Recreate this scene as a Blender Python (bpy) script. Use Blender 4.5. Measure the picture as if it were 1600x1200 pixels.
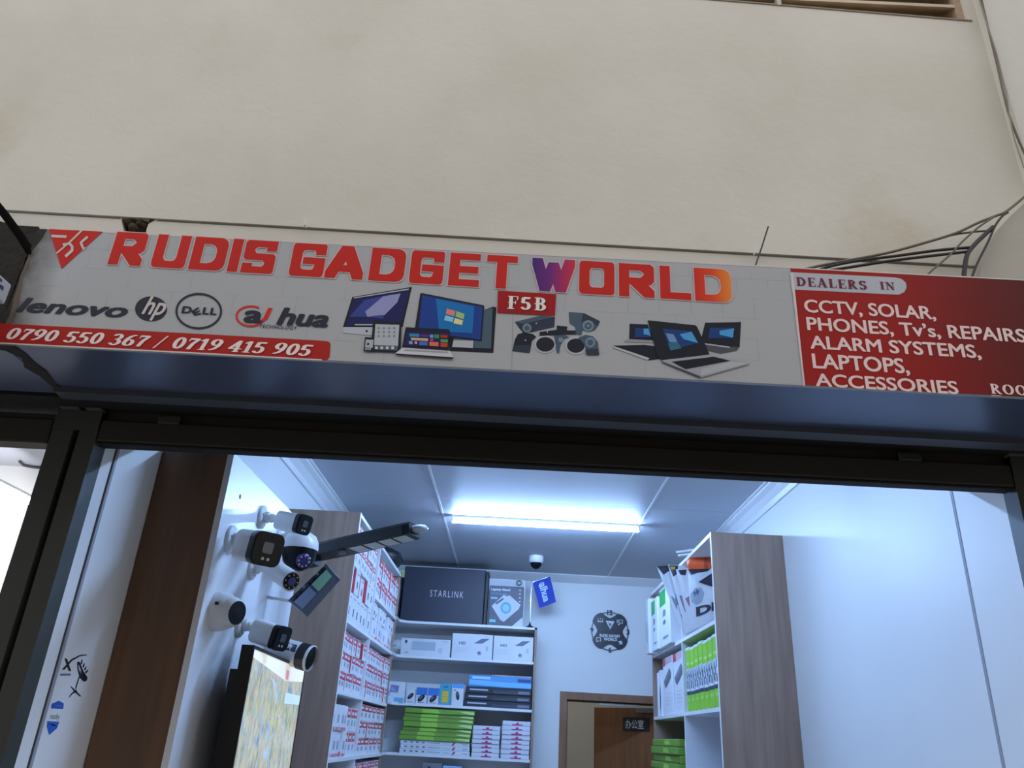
import bpy, bmesh, math, random
from mathutils import Vector, Matrix
random.seed(7)
scene = bpy.context.scene
COL = scene.collection
for o in list(bpy.data.objects):
    bpy.data.objects.remove(o)

# ------------------------------------------------------------------ camera
FPX = 1213.0
CZ = 1.7                                   # eye height above the shop floor
_Y = Vector((795-800, 1155-600, FPX)).normalized()          # into the shop
_Z = Vector((950-800, -2050-600, FPX)); _Z = (_Z - _Z.dot(_Y)*_Y).normalized()   # up
_X = _Y.cross(_Z)
if _X.x < 0: _X = -_X
cam_data = bpy.data.cameras.new('camera')
cam_data.sensor_width = 36.0
cam_data.lens = FPX*36.0/1600.0
cam_data.clip_start = 0.02
cam = bpy.data.objects.new('camera', cam_data)
cam.matrix_world = Matrix(((_X.x, -_X.y, -_X.z, 0), (_Y.x, -_Y.y, -_Y.z, 0), (_Z.x, -_Z.y, -_Z.z, CZ), (0, 0, 0, 1)))
COL.objects.link(cam)
scene.camera = cam

# ------------------------------------------------------------------ world, exposure
world = bpy.data.worlds.new('world'); scene.world = world
world.use_nodes = True
bg = world.node_tree.nodes['Background']
bg.inputs['Color'].default_value = (0.975, 0.98, 1.0, 1)     # dull overcast daylight reaching the arcade
bg.inputs['Strength'].default_value = 1.36
vs = scene.view_settings
vs.view_transform = 'Standard'; vs.look = 'None'; vs.exposure = 0.0; vs.gamma = 1.0
vs.use_curve_mapping = False
TUBE_COLOR = (0.35, 0.57, 1.0)
TUBE_POWER = 205.0

# ------------------------------------------------------------------ photo-pixel helpers (points on real planes)
def ray(x, y):
    d = Vector((x-800, y-600, FPX))
    return Vector((d.dot(_X), d.dot(_Y), d.dot(_Z)))
def PY(x, y, Y): r = ray(x, y)*1.0; r *= Y/r.y; return Vector((r.x, r.y, r.z+CZ))
def PX(x, y, X): r = ray(x, y)*1.0; r *= X/r.x; return Vector((r.x, r.y, r.z+CZ))
def PZ(x, y, z): r = ray(x, y)*1.0; r *= (z-CZ)/r.z; return Vector((r.x, r.y, r.z+CZ))

# ------------------------------------------------------------------ materials
def lin(c):
    out = []
    for v in c:
        v = v/255.0
        out.append(v/12.92 if v <= 0.04045 else ((v+0.055)/1.055)**2.4)
    return out
MATS = {}
def mat(name, rgb, rough=0.5, metal=0.0, var=0.0, vscale=6.0, bump=0.0, bscale=40.0, stretch=(1, 1, 1), coat=0.0, lin_in=False, spec=0.5):
    if name in MATS: return MATS[name]
    m = bpy.data.materials.new(name); m.use_nodes = True
    nt = m.node_tree; b = nt.nodes['Principled BSDF']
    c = list(rgb) if lin_in else lin(rgb)
    b.inputs['Base Color'].default_value = (*c, 1)
    b.inputs['Roughness'].default_value = rough
    b.inputs['Metallic'].default_value = metal
    b.inputs['Specular IOR Level'].default_value = spec
    if coat: b.inputs['Coat Weight'].default_value = coat
    if var or bump:
        tc = nt.nodes.new('ShaderNodeTexCoord'); mp = nt.nodes.new('ShaderNodeMapping')
        mp.inputs['Scale'].default_value = stretch
        nt.links.new(tc.outputs['Object'], mp.inputs['Vector'])
    if var:
        n = nt.nodes.new('ShaderNodeTexNoise'); n.inputs['Scale'].default_value = vscale; n.inputs['Detail'].default_value = 5
        nt.links.new(mp.outputs['Vector'], n.inputs['Vector'])
        r = nt.nodes.new('ShaderNodeValToRGB')
        r.color_ramp.elements[0].position = 0.3; r.color_ramp.elements[1].position = 0.7
        r.color_ramp.elements[0].color = (*[max(0, v*(1-var)) for v in c], 1)
        r.color_ramp.elements[1].color = (*[min(1, v*(1+var)) for v in c], 1)
        nt.links.new(n.outputs['Fac'], r.inputs['Fac']); nt.links.new(r.outputs['Color'], b.inputs['Base Color'])
    if bump:
        n2 = nt.nodes.new('ShaderNodeTexNoise'); n2.inputs['Scale'].default_value = bscale; n2.inputs['Detail'].default_value = 4
        nt.links.new(mp.outputs['Vector'], n2.inputs['Vector'])
        bp = nt.nodes.new('ShaderNodeBump'); bp.inputs['Strength'].default_value = bump; bp.inputs['Distance'].default_value = 0.01
        nt.links.new(n2.outputs['Fac'], bp.inputs['Height']); nt.links.new(bp.outputs['Normal'], b.inputs['Normal'])
    MATS[name] = m
    return m
def pr(r, g, b, rough=0.45):                     # plain printed ink / plastic colour, by its sRGB value
    return mat('ink_%d_%d_%d_%d' % (r, g, b, int(rough*100)), (r, g, b), rough, var=0.03, vscale=9)
def emis(name, col, strength):
    if name in MATS: return MATS[name]
    m = bpy.data.materials.new(name); m.use_nodes = True
    b = m.node_tree.nodes['Principled BSDF']
    b.inputs['Base Color'].default_value = (0.8, 0.8, 0.8, 1)
    b.inputs['Emission Color'].default_value = (*col, 1); b.inputs['Emission Strength'].default_value = strength
    MATS[name] = m
    return m

# sign colours: the vinyl is a dull, weathered print
EXT = 0.57
def sv(r, g, b, rough=0.35):
    c = [min(0.95, v/EXT) for v in lin((r, g, b))]
    return mat('vinyl_%d_%d_%d' % (r, g, b), c, 0.5, var=0.04, vscale=5, lin_in=True, spec=0.2)

# ------------------------------------------------------------------ mesh building
class MB:
    def __init__(s): s.v = []; s.f = []; s.mi = []; s.sm = []
    def add(s, vs, fs, mi=0, smooth=False):
        b = len(s.v); s.v += [Vector(p) for p in vs]
        for f in fs: s.f.append([i+b for i in f]); s.mi.append(mi); s.sm.append(smooth)
        return s
    def box(s, x0, x1, y0, y1, z0, z1, mi=0):
        if x0 > x1: x0, x1 = x1, x0
        if y0 > y1: y0, y1 = y1, y0
        if z0 > z1: z0, z1 = z1, z0
        return s.add([(x0,y0,z0),(x1,y0,z0),(x1,y1,z0),(x0,y1,z0),(x0,y0,z1),(x1,y0,z1),(x1,y1,z1),(x0,y1,z1)],
                     [(0,3,2,1),(4,5,6,7),(0,1,5,4),(1,2,6,5),(2,3,7,6),(3,0,4,7)], mi)
    def bbox(s, x0, x1, y0, y1, z0, z1, r=0.004, mi=0):       # box with chamfered edges
        if x0 > x1: x0, x1 = x1, x0
        if y0 > y1: y0, y1 = y1, y0
        r = min(r, (x1-x0)*.45, (y1-y0)*.45, (z1-z0)*.45)
        vs = []
        def ring(i, z): return [(x0+i+0, y0+r, z), (x0+r, y0+i, z), (x1-r, y0+i, z), (x1-i, y0+r, z), (x1-i, y1-r, z), (x1-r, y1-i, z), (x0+r, y1-i, z), (x0+i, y1-r, z)]
        def ring2(z): return [(x0+r, y0+r, z)]*2 + [(x1-r, y0+r, z)]*2 + [(x1-r, y1-r, z)]*2 + [(x0+r, y1-r, z)]*2
        q = r*0.6
        def ring3(z): return [(x0+q, y0+r, z), (x0+r, y0+q, z), (x1-r, y0+q, z), (x1-q, y0+r, z), (x1-q, y1-r, z), (x1-r, y1-q, z), (x0+r, y1-q, z), (x0+q, y1-r, z)]
        vs = ring3(z0) + ring(0, z0+r) + ring(0, z1-r) + ring3(z1)
        fs = [tuple(reversed(range(8))), tuple(range(24, 32))]
        for k in range(3):
            for i in range(8):
                j = (i+1) % 8
                fs.append((k*8+i, k*8+j, k*8+8+j, k*8+8+i))
        return s.add(vs, fs, mi)
    def poly(s, pts, mi=0): return s.add(pts, [tuple(range(len(pts)))], mi)
    def prism(s, pts, d, mi=0):                      # polygon pts extruded by vector d
        n = len(pts); d = Vector(d); pts = [Vector(p) for p in pts]
        return s.add(pts + [p+d for p in pts], [tuple(range(n)), tuple(reversed(range(n, 2*n)))] + [(i, n+i, n+(i+1) % n, (i+1) % n) for i in range(n)], mi)
    def sweep(s, prof, p0, p1, up=(0, 0, 1), s0=1.0, s1=1.0, mi=0, smooth=True, caps=True):
        p0 = Vector(p0); p1 = Vector(p1); a = (p1-p0).normalized(); up = Vector(up)
        r = a.cross(up)
        if r.length < 1e-4: r = a.cross(Vector((1, 0, 0)))
        r.normalize(); u = r.cross(a).normalized(); n = len(prof)
        vs = [p0 + r*x*s0 + u*y*s0 for x, y in prof] + [p1 + r*x*s1 + u*y*s1 for x, y in prof]
        s.add(vs, [(i, (i+1) % n, n+(i+1) % n, n+i) for i in range(n)], mi, smooth)
        if caps:
            s.add(vs[:n], [tuple(reversed(range(n)))], mi); s.add(vs[n:], [tuple(range(n))], mi)
        return s
    def cyl(s, p0, p1, r0, r1=None, n=20, mi=0, smooth=True, caps=True):
        r1 = r0 if r1 is None else r1
        return s.sweep(circ(1, n), p0, p1, s0=r0, s1=r1, mi=mi, smooth=smooth, caps=caps)
    def tube(s, pts, r, n=8, mi=0):
        pts = [Vector(p) for p in pts]; rings = []
        up = Vector((0.13, 0.37, 0.9))
        for i, p in enumerate(pts):
            a = (pts[min(i+1, len(pts)-1)] - pts[max(i-1, 0)]).normalized()
            x = a.cross(up).normalized(); y = x.cross(a)
            rings.append([p + x*r*math.cos(t*2*math.pi/n) + y*r*math.sin(t*2*math.pi/n) for t in range(n)])
        vs = [v for rg in rings for v in rg]
        fs = [(k*n+i, k*n+(i+1) % n, (k+1)*n+(i+1) % n, (k+1)*n+i) for k in range(len(pts)-1) for i in range(n)]
        s.add(vs, fs, mi, True)
        s.add(rings[0], [tuple(reversed(range(n)))], mi); s.add(rings[-1], [tuple(range(n))], mi)
        return s
    def lathe(s, prof, p0, axis, n=28, mi=0, smooth=True):    # prof: (radius, distance along axis)
        p0 = Vector(p0); a = Vector(axis).normalized()
        x = a.cross(Vector((0.2, 0.3, 0.95))).normalized(); y = a.cross(x)
        vs = []
        for r, h in prof:
            for t in range(n):
                an = 2*math.pi*t/n
                vs.append(p0 + a*h + (x*math.cos(an) + y*math.sin(an))*r)
        fs = [(k*n+i, k*n+(i+1) % n, (k+1)*n+(i+1) % n, (k+1)*n+i) for k in range(len(prof)-1) for i in range(n)]
        return s.add(vs, fs, mi, smooth)
    def build(s, name, mats, parent=None, loc=None):
        if not isinstance(mats, (list, tuple)): mats = [mats]
        if parent is not None: base = wloc(parent)
        elif loc is not None: base = Vector(loc)
        else:
            xs = [v.x for v in s.v]; ys = [v.y for v in s.v]; zs = [v.z for v in s.v]
            base = Vector(((min(xs)+max(xs))/2, (min(ys)+max(ys))/2, min(zs)))
        me = bpy.data.meshes.new(name)
        me.from_pydata([v-base for v in s.v], [], s.f)
        for m in mats: me.materials.append(m)
        me.polygons.foreach_set('material_index', s.mi)
        me.polygons.foreach_set('use_smooth', s.sm)
        me.update()
        o = bpy.data.objects.new(name, me); COL.objects.link(o)
        if parent is not None: o.parent = parent
        else: o.location = base
        return o
def wloc(o):
    v = Vector(o.location)
    while o.parent: o = o.parent; v = v + Vector(o.location)
    return v
def circ(r, n=20, ry=None):
    ry = r if ry is None else ry
    return [(r*math.cos(2*math.pi*i/n), ry*math.sin(2*math.pi*i/n)) for i in range(n)]
def rrect(w, h, r, k=4):
    out = []
    for cx, cy, a0 in ((w/2-r, h/2-r, 0), (-w/2+r, h/2-r, 90), (-w/2+r, -h/2+r, 180), (w/2-r, -h/2+r, 270)):
        for i in range(k+1):
            a = math.radians(a0 + 90*i/k); out.append((cx + r*math.cos(a), cy + r*math.sin(a)))
    return out
def tag(o, label=None, cat=None, group=None, kind=None):
    if label: o['label'] = label
    if cat: o['category'] = cat
    if group: o['group'] = group
    if kind: o['kind'] = kind
    return o
def thing(name, label, cat, loc, group=None):
    o = bpy.data.objects.new(name, None); COL.objects.link(o)
    o.location = Vector(loc); o.empty_display_size = 0.05
    return tag(o, label, cat, group)
def struct(name, mb, m, parent=None, label=None):
    o = mb.build(name, m, parent)
    if parent is None:
        o['kind'] = 'structure'
    if label: o['label'] = label
    return o
def copy_tree(o, parent=None):
    c = o.copy(); COL.objects.link(c); c.parent = parent
    for ch in list(o.children): copy_tree(ch, c)
    return c

# ------------------------------------------------------------------ lettering
_tx = {}
def text2d(body, bold=0.0, shear=0.0, space=1.0):
    key = (body, bold, shear, space)
    if key in _tx: return _tx[key]
    c = bpy.data.curves.new('lettering', 'FONT'); c.body = body; c.offset = bold; c.shear = shear
    c.space_character = space; c.resolution_u = 4
    o = bpy.data.objects.new('lettering', c); COL.objects.link(o)
    dg = bpy.context.evaluated_depsgraph_get()
    me = bpy.data.meshes.new_from_object(o.evaluated_get(dg))
    vs = [(v.co.x, v.co.y) for v in me.vertices]; fs = [tuple(p.vertices) for p in me.polygons]
    bpy.data.objects.remove(o); bpy.data.curves.remove(c); bpy.data.meshes.remove(me)
    _tx[key] = (vs, fs)
    return vs, fs
def hull(pts):
    pts = sorted(set((round(x, 6), round(y, 6)) for x, y in pts))
    def half(ps):
        h = []
        for p in ps:
            while len(h) > 1 and (h[-1][0]-h[-2][0])*(p[1]-h[-2][1]) - (h[-1][1]-h[-2][1])*(p[0]-h[-2][0]) <= 0: h.pop()
            h.append(p)
        return h[:-1]
    return half(pts) + half(pts[::-1])
def nib_strokes(paths, nib):
    vs, fs = [], []
    for p in paths:
        nb = nib
        if isinstance(p, tuple): p, nb = p
        for a, b in zip(p[:-1], p[1:]):
            h = hull([(a[0]+x, a[1]+y) for x, y in nb] + [(b[0]+x, b[1]+y) for x, y in nb])
            fs.append(tuple(range(len(vs), len(vs)+len(h)))); vs += h
    return vs, fs
def arc(cx, cy, rx, ry, a0, a1, n=12):
    return [(cx + rx*math.cos(math.radians(a0+(a1-a0)*i/n)), cy + ry*math.sin(math.radians(a0+(a1-a0)*i/n))) for i in range(n+1)]
# wide square display capitals
def tech(ch, aspect, grow=0.0):
    nw, nh = 0.265, 0.205
    gw, gh = nw/2+grow, nh/2+grow
    nib = [(-gw, -gh), (gw, -gh), (gw, gh), (-gw, gh)]
    G = {'R': [[(0,0),(0,1),(.86,1),(1,.9),(1,.6),(.86,.47),(0,.47)], [(.45,.47),(1,0)]],
         'U': [[(0,1),(0,.16),(.04,.06),(.14,0),(.86,0),(.96,.06),(1,.16),(1,1)]],
         'D': [[(0,0),(0,1),(.68,1),(.84,.96),(.95,.87),(1,.74),(1,.26),(.95,.13),(.84,.04),(.68,0),(0,0)]],
         'I': [[(0,0),(0,1)]],
         'S': [[(1,.86),(1,1),(.1,1),(0,.92),(0,.6),(.1,.5),(.9,.5),(1,.4),(1,.08),(.9,0),(0,0),(0,.12)]],
         'G': [[(1,.84),(1,.92),(.95,1),(.12,1),(.03,.96),(0,.86),(0,.14),(.03,.04),(.12,0),(.88,0),(.97,.04),(1,.14),(1,.47),(.5,.47)]],
         'A': [[(0,0),(.47,1),(.53,1),(1,0)], [(.2,.26),(.8,.26)]],
         'E': [[(1,1),(0,1),(0,0),(1,0)], [(0,.5),(.93,.5)]],
         'T': [[(0,1),(1,1)], [(.5,1),(.5,0)]],
         'W': [[(0,1),(.26,0),(.5,.86),(.74,0),(1,1)]],
         'O': [[(.12,1),(.88,1),(.97,.96),(1,.86),(1,.14),(.97,.04),(.88,0),(.12,0),(.03,.04),(0,.14),(0,.86),(.03,.96),(.12,1)]],
         'L': [[(0,1),(0,0),(1,0)]]}
    w = aspect
    f = lambda p: (nw/2 + p[0]*max(0, w-nw), nh/2 + p[1]*(1-nh))
    return nib_strokes([[f(q) for q in p] for p in G[ch]], nib)
# bold serif figures and capitals, broad-nib contrast
def serif(ch):
    nib = circ(0.105, 10, 0.04); th = circ(0.03, 6, 0.032)
    def sf(x, y, w=.15): return ([(x-w, y), (x+w, y)], th)
    T, B = .965, .035
    G = {'0': (.62, [arc(.31,.5,.2,.46,0,360,20)]), '1': (.5, [[(.1,.8),(.27,.95)], [(.27,.95),(.27,.03)], sf(.27,B,.17)]),
         '2': (.6, [arc(.3,.7,.18,.26,160,-40,10)+[(.1,.06)], [(.1,.06),(.52,.06)], [(.52,.06),(.54,.2)]]),
         '3': (.6, [arc(.27,.73,.18,.23,150,-80,10), arc(.27,.27,.21,.24,85,-150,12)]),
         '4': (.64, [[(.42,.95),(.08,.3)], [(.08,.28),(.6,.28)], [(.42,.95),(.42,.03)], sf(.42,B,.14)]),
         '5': (.6, [([(.16,.9),(.5,.9)], circ(.05,8,.07)), [(.14,.9),(.12,.53)], arc(.27,.3,.2,.27,125,-150,14)]),
         '6': (.62, [arc(.31,.29,.2,.26,0,360,16), [(.46,.93),(.3,.84),(.16,.6),(.12,.3)]]),
         '7': (.58, [([(.1,.9),(.52,.9)], circ(.05,8,.07)), [(.5,.88),(.32,.5),(.24,.03)], ([(.09,.9),(.08,.72)], th)]),
         '9': (.62, [arc(.31,.71,.2,.26,0,360,16), [(.16,.07),(.32,.16),(.46,.4),(.5,.7)]]),
         '/': (.5, [([(.08,-.05),(.42,1.02)], circ(.045,8,.03))]), ' ': (.3, []),
         'D': (.82, [[(.2,0.04),(.2,.96)], arc(.28,.5,.4,.46,90,-90,14), sf(.2,T), sf(.2,B), ([(.1,T),(.35,T)], th), ([(.1,B),(.35,B)], th)]),
         'E': (.68, [[(.2,.04),(.2,.96)], ([(.08,T),(.6,T)], th), ([(.08,B),(.62,B)], th), ([(.2,.52),(.48,.52)], th), ([(.6,T),(.6,.76)], th), ([(.62,B),(.62,.26)], th), ([(.48,.62),(.48,.42)], th)]),
         'A': (.82, [([(.12,.03),(.4,.97)], circ(.045,8,.03)), [(.4,.97),(.66,.03)], ([(.22,.32),(.56,.32)], th), sf(.12,B,.13), sf(.66,B,.16)]),
         'L': (.66, [[(.2,.04),(.2,.96)], sf(.2,T), ([(.08,B),(.6,B)], th), ([(.6,B),(.62,.3)], th)]),
         'R': (.82, [[(.2,.04),(.2,.96)], arc(.3,.74,.24,.22,90,-90,12), ([(.1,T),(.32,T)], th), ([(.2,.52),(.34,.52)], th), [(.36,.5),(.66,.05)], sf(.2,B), sf(.7,B,.1)]),
         'S': (.62, [[(.5,.82)]+arc(.31,.74,.18,.21,50,270,12)[0:]+arc(.31,.28,.2,.24,90,-140,12), ([(.5,.95),(.5,.74)], th), ([(.1,.06),(.1,.28)], th)]),
         'I': (.42, [[(.2,.04),(.2,.96)], sf(.2,T,.17), sf(.2,B,.17)]),
         'N': (.86, [([(.16,.04),(.16,.96)], circ(.04,8,.03)), [(.2,.95),(.68,.06)], ([(.7,.04),(.7,.96)], circ(.04,8,.03)), sf(.16,B,.13), sf(.12,T,.1), sf(.7,T,.13)]),
         'O': (.86, [arc(.42,.5,.3,.46,0,360,20)]),
         'F': (.68, [[(.24,.04),(.24,.96)], ([(.08,T),(.62,T)], th), ([(.1,.5),(.5,.5)], th), ([(.62,T),(.6,.74)], th), ([(.5,.62),(.5,.4)], th), sf(.24,B,.18)]),
         'B': (.76, [[(.24,.04),(.24,.96)], arc(.34,.74,.22,.22,90,-90,12), arc(.34,.27,.27,.24,90,-90,12), ([(.08,T),(.36,T)], th), ([(.08,B),(.36,B)], th), ([(.08,.5),(.36,.5)], th)])}
    w, paths = G[ch]
    return w, nib_strokes(paths, nib)
def serif_text(body, shear=0.0, space=0.04):
    vs, fs, x = [], [], 0
    for ch in body:
        w, (v, f) = serif(ch); b = len(vs)
        vs += [(p[0]+x+shear*p[1], p[1]) for p in v]; fs += [tuple(i+b for i in q) for q in f]
        x += w + space
    return vs, fs
def fit(vf, mapf, by_cap=False, vmax=None):
    """map lettering whose own box is stretched to 0..1 x 0..1 through mapf(u, v) -> 3D"""
    vs, fs = vf
    lv = [v[2] if len(v) > 2 else 0 for v in vs]; vs = [(v[0], v[1]) for v in vs]
    x0 = min(v[0] for v in vs); x1 = max(v[0] for v in vs); y0 = min(v[1] for v in vs); y1 = max(v[1] for v in vs)
    return [mapf((x-x0)/(x1-x0), (y-y0)/(y1-y0)) - Vector((0, 2e-5*k, 0)) for (x, y), k in zip(vs, lv)], fs
def lift(v, f):                            # each stroke piece a hair proud of the one before
    used = set()
    if sum(len(q) for q in f) != len(v): return v, f
    v = list(v)
    for k, q in enumerate(f):
        for i in q: v[i] = v[i] - Vector((0, 4e-6*(k+1), 0))
    return v, f
def plane_map(o, u, v):                    # rectangle: origin, full u vector, full v vector
    o = Vector(o); u = Vector(u); v = Vector(v)
    return lambda a, b: o + u*a + v*b

# ------------------------------------------------------------------ shared surface materials
M_wall_in = mat('shop_wall_paint', (228, 228, 226), 0.45, var=0.015, vscale=3, bump=0.03, bscale=90)
M_ceil = mat('shop_ceiling_board', (180, 184, 192), 0.5, var=0.02, vscale=2)
M_trim = mat('white_trim', (225, 225, 225), 0.4)
M_white = mat('white_laminate', (226, 226, 228), 0.35, var=0.01)
def wood(name, a, stretch=(18, 18, 1.3), rough=0.5):
    return mat(name, a, rough, var=0.22, vscale=1.7, bump=0.05, bscale=8, stretch=stretch)
M_wood = wood('taupe_wood_laminate', (146, 123, 108))
M_wood_dark = wood('dark_wood_laminate', (104, 74, 50))
M_door = wood('brown_door_wood', (126, 82, 50), stretch=(14, 14, 1.0))
M_frame_wood = wood('door_frame_wood', (134, 92, 62), stretch=(10, 10, 1.5))
M_metal_dark = mat('dark_grey_shutter_paint', (52, 53, 50), 0.55, var=0.18, vscale=5, bump=0.05)
M_pillar = mat('grey_green_steel_paint', (62, 65, 60), 0.5, var=0.12, vscale=4, bump=0.03)
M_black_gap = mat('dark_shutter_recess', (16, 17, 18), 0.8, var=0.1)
M_soffit = mat('blue_grey_sheet_metal', (94, 106, 134), 0.28, metal=0.35, var=0.10, vscale=2.5, bump=0.04, bscale=4)
M_concrete = mat('broken_concrete', (84, 68, 50), 0.9, var=0.45, vscale=22, bump=0.6, bscale=30)
M_floor = mat('paving', (120, 116, 110), 0.7, var=0.1, vscale=2, bump=0.1)
M_floor_in = mat('shop_tiles', (196, 194, 190), 0.25, var=0.04, vscale=2)
M_blackpl = mat('black_plastic', (15, 16, 19), 0.4)
M_gloss = mat('black_glass', (7, 8, 11), 0.3, spec=0.22)
M_camwhite = mat('white_camera_shell', (222, 222, 220), 0.35)
M_grey = mat('grey_plastic', (120, 124, 130), 0.4)
M_chrome = mat('chrome', (215, 215, 215), 0.15, metal=1.0)

def plaster():
    m = bpy.data.materials.new('stained_cream_plaster'); m.use_nodes = True; MATS['plaster'] = m
    nt = m.node_tree; b = nt.nodes['Principled BSDF']; b.inputs['Roughness'].default_value = 0.75
    tc = nt.nodes.new('ShaderNodeTexCoord')
    def noise(sc, det=5, rough=.55):
        n = nt.nodes.new('ShaderNodeTexNoise'); n.inputs['Scale'].default_value = sc; n.inputs['Detail'].default_value = det; n.inputs['Roughness'].default_value = rough
        nt.links.new(tc.outputs['Object'], n.inputs['Vector']); return n
    def ramp(n, e):
        r = nt.nodes.new('ShaderNodeValToRGB')
        r.color_ramp.elements[0].position, r.color_ramp.elements[0].color = e[0]
        r.color_ramp.elements[1].position, r.color_ramp.elements[1].color = e[1]
        nt.links.new(n.outputs['Fac'], r.inputs['Fac']); return r
    c1 = (*lin((216, 210, 197)), 1); c2 = (*lin((225, 220, 209)), 1)
    base = ramp(noise(2.2), ((.35, c1), (.65, c2)))
    st = ramp(noise(1.7, 8, .62), ((.60, (0, 0, 0, 1)), (.78, (1, 1, 1, 1))))
    mx = nt.nodes.new('ShaderNodeMix'); mx.data_type = 'RGBA'
    nt.links.new(st.outputs['Color'], mx.inputs['Factor'])
    nt.links.new(base.outputs['Color'], mx.inputs[6]); mx.inputs[7].default_value = (*lin((203, 188, 164)), 1)
    nt.links.new(mx.outputs[2], b.inputs['Base Color'])
    bp = nt.nodes.new('ShaderNodeBump'); bp.inputs['Strength'].default_value = 0.12; bp.inputs['Distance'].default_value = 0.01
    nt.links.new(noise(28, 6).outputs['Fac'], bp.inputs['Height']); nt.links.new(bp.outputs['Normal'], b.inputs['Normal'])
    return m
M_plaster = plaster()

def vinyl_brick():                              # faint printed brickwork behind the lettering
    m = bpy.data.materials.new('sign_vinyl'); m.use_nodes = True
    nt = m.node_tree; b = nt.nodes['Principled BSDF']; b.inputs['Roughness'].default_value = 0.5; b.inputs['Specular IOR Level'].default_value = 0.2
    tc = nt.nodes.new('ShaderNodeTexCoord'); mp = nt.nodes.new('ShaderNodeMapping'); mp.inputs['Rotation'].default_value = (math.radians(90), 0, 0)
    nt.links.new(tc.outputs['Object'], mp.inputs['Vector'])
    br = nt.nodes.new('ShaderNodeTexBrick'); nt.links.new(mp.outputs['Vector'], br.inputs['Vector'])
    w = [v/EXT for v in lin((143, 144, 147))]; g = [v/EXT for v in lin((135, 136, 139))]
    br.inputs['Color1'].default_value = (*w, 1); br.inputs['Color2'].default_value = (*w, 1); br.inputs['Mortar'].default_value = (*g, 1)
    br.inputs['Scale'].default_value = 1.0; br.inputs['Brick Width'].default_value = 0.075; br.inputs['Row Height'].default_value = 0.055; br.inputs['Mortar Size'].default_value = 0.003; br.inputs['Mortar Smooth'].default_value = 0.8
    ns = nt.nodes.new('ShaderNodeTexNoise'); ns.inputs['Scale'].default_value = 14; nt.links.new(tc.outputs['Object'], ns.inputs['Vector'])
    rp = nt.nodes.new('ShaderNodeValToRGB'); rp.color_ramp.elements[0].position = .45; rp.color_ramp.elements[1].position = .62
    nt.links.new(ns.outputs['Fac'], rp.inputs['Fac'])
    mx = nt.nodes.new('ShaderNodeMix'); mx.data_type = 'RGBA'
    nt.links.new(rp.outputs['Color'], mx.inputs['Factor']); mx.inputs[6].default_value = (*w, 1); nt.links.new(br.outputs['Color'], mx.inputs[7])
    sp = nt.nodes.new('ShaderNodeSeparateXYZ'); nt.links.new(tc.outputs['Object'], sp.inputs[0])
    mr = nt.nodes.new('ShaderNodeMapRange'); mr.inputs['From Min'].default_value = -1.43; mr.inputs['From Max'].default_value = -1.33; mr.inputs['To Min'].default_value = 1.9; mr.inputs['To Max'].default_value = 0.0
    nt.links.new(sp.outputs[0], mr.inputs['Value'])
    n2 = nt.nodes.new('ShaderNodeTexNoise'); n2.inputs['Scale'].default_value = 13; n2.inputs['Detail'].default_value = 6; nt.links.new(tc.outputs['Object'], n2.inputs['Vector'])
    mu = nt.nodes.new('ShaderNodeMath'); mu.operation = 'MULTIPLY'; mu.use_clamp = True; nt.links.new(mr.outputs[0], mu.inputs[0]); nt.links.new(n2.outputs['Fac'], mu.inputs[1])
    m2 = nt.nodes.new('ShaderNodeMix'); m2.data_type = 'RGBA'
    nt.links.new(mu.outputs[0], m2.inputs['Factor']); nt.links.new(mx.outputs[2], m2.inputs[6]); m2.inputs[7].default_value = (.05, .04, .032, 1)
    nt.links.new(m2.outputs[2], b.inputs['Base Color'])
    return m
M_vinyl = vinyl_brick()
def grad_x(name, stops, x0, x1, axis=0):               # printed colour gradient along object X between x0 and x1
    m = bpy.data.materials.new(name); m.use_nodes = True
    nt = m.node_tree; b = nt.nodes['Principled BSDF']; b.inputs['Roughness'].default_value = 0.5; b.inputs['Specular IOR Level'].default_value = 0.2
    tc = nt.nodes.new('ShaderNodeTexCoord'); sp = nt.nodes.new('ShaderNodeSeparateXYZ'); mr = nt.nodes.new('ShaderNodeMapRange')
    nt.links.new(tc.outputs['Object'], sp.inputs[0]); nt.links.new(sp.outputs[axis], mr.inputs['Value'])
    mr.inputs['From Min'].default_value = x0; mr.inputs['From Max'].default_value = x1
    r = nt.nodes.new('ShaderNodeValToRGB')
    while len(r.color_ramp.elements) < len(stops): r.color_ramp.elements.new(0.5)
    for e, (p, c) in zip(r.color_ramp.elements, stops): e.position = p; e.color = (*[min(.95, v/EXT) for v in lin(c)], 1)
    nt.links.new(mr.outputs[0], r.inputs['Fac']); nt.links.new(r.outputs['Color'], b.inputs['Base Color'])
    return m

# ================================================================== THE SETTING
LW, RW, BW, CE, FY = -1.17, 1.324, 6.52, 2.96, 2.06          # left wall, right wall, back wall, ceiling, shop front
struct('floor_pavement', MB().box(-9, 9, -9, FY, -0.1, -0.02), M_floor)
struct('floor', MB().box(LW-0.1, RW+0.1, FY, 9.0, -0.1, 0), M_floor_in)
struct('wall_right', MB().box(RW, RW+0.12, FY, 6.64, 0, 3.1), M_wall_in)
struct('wall_left', MB().box(LW-0.1, LW, FY, 6.64, 0, 3.1), M_wall_in)
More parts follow.
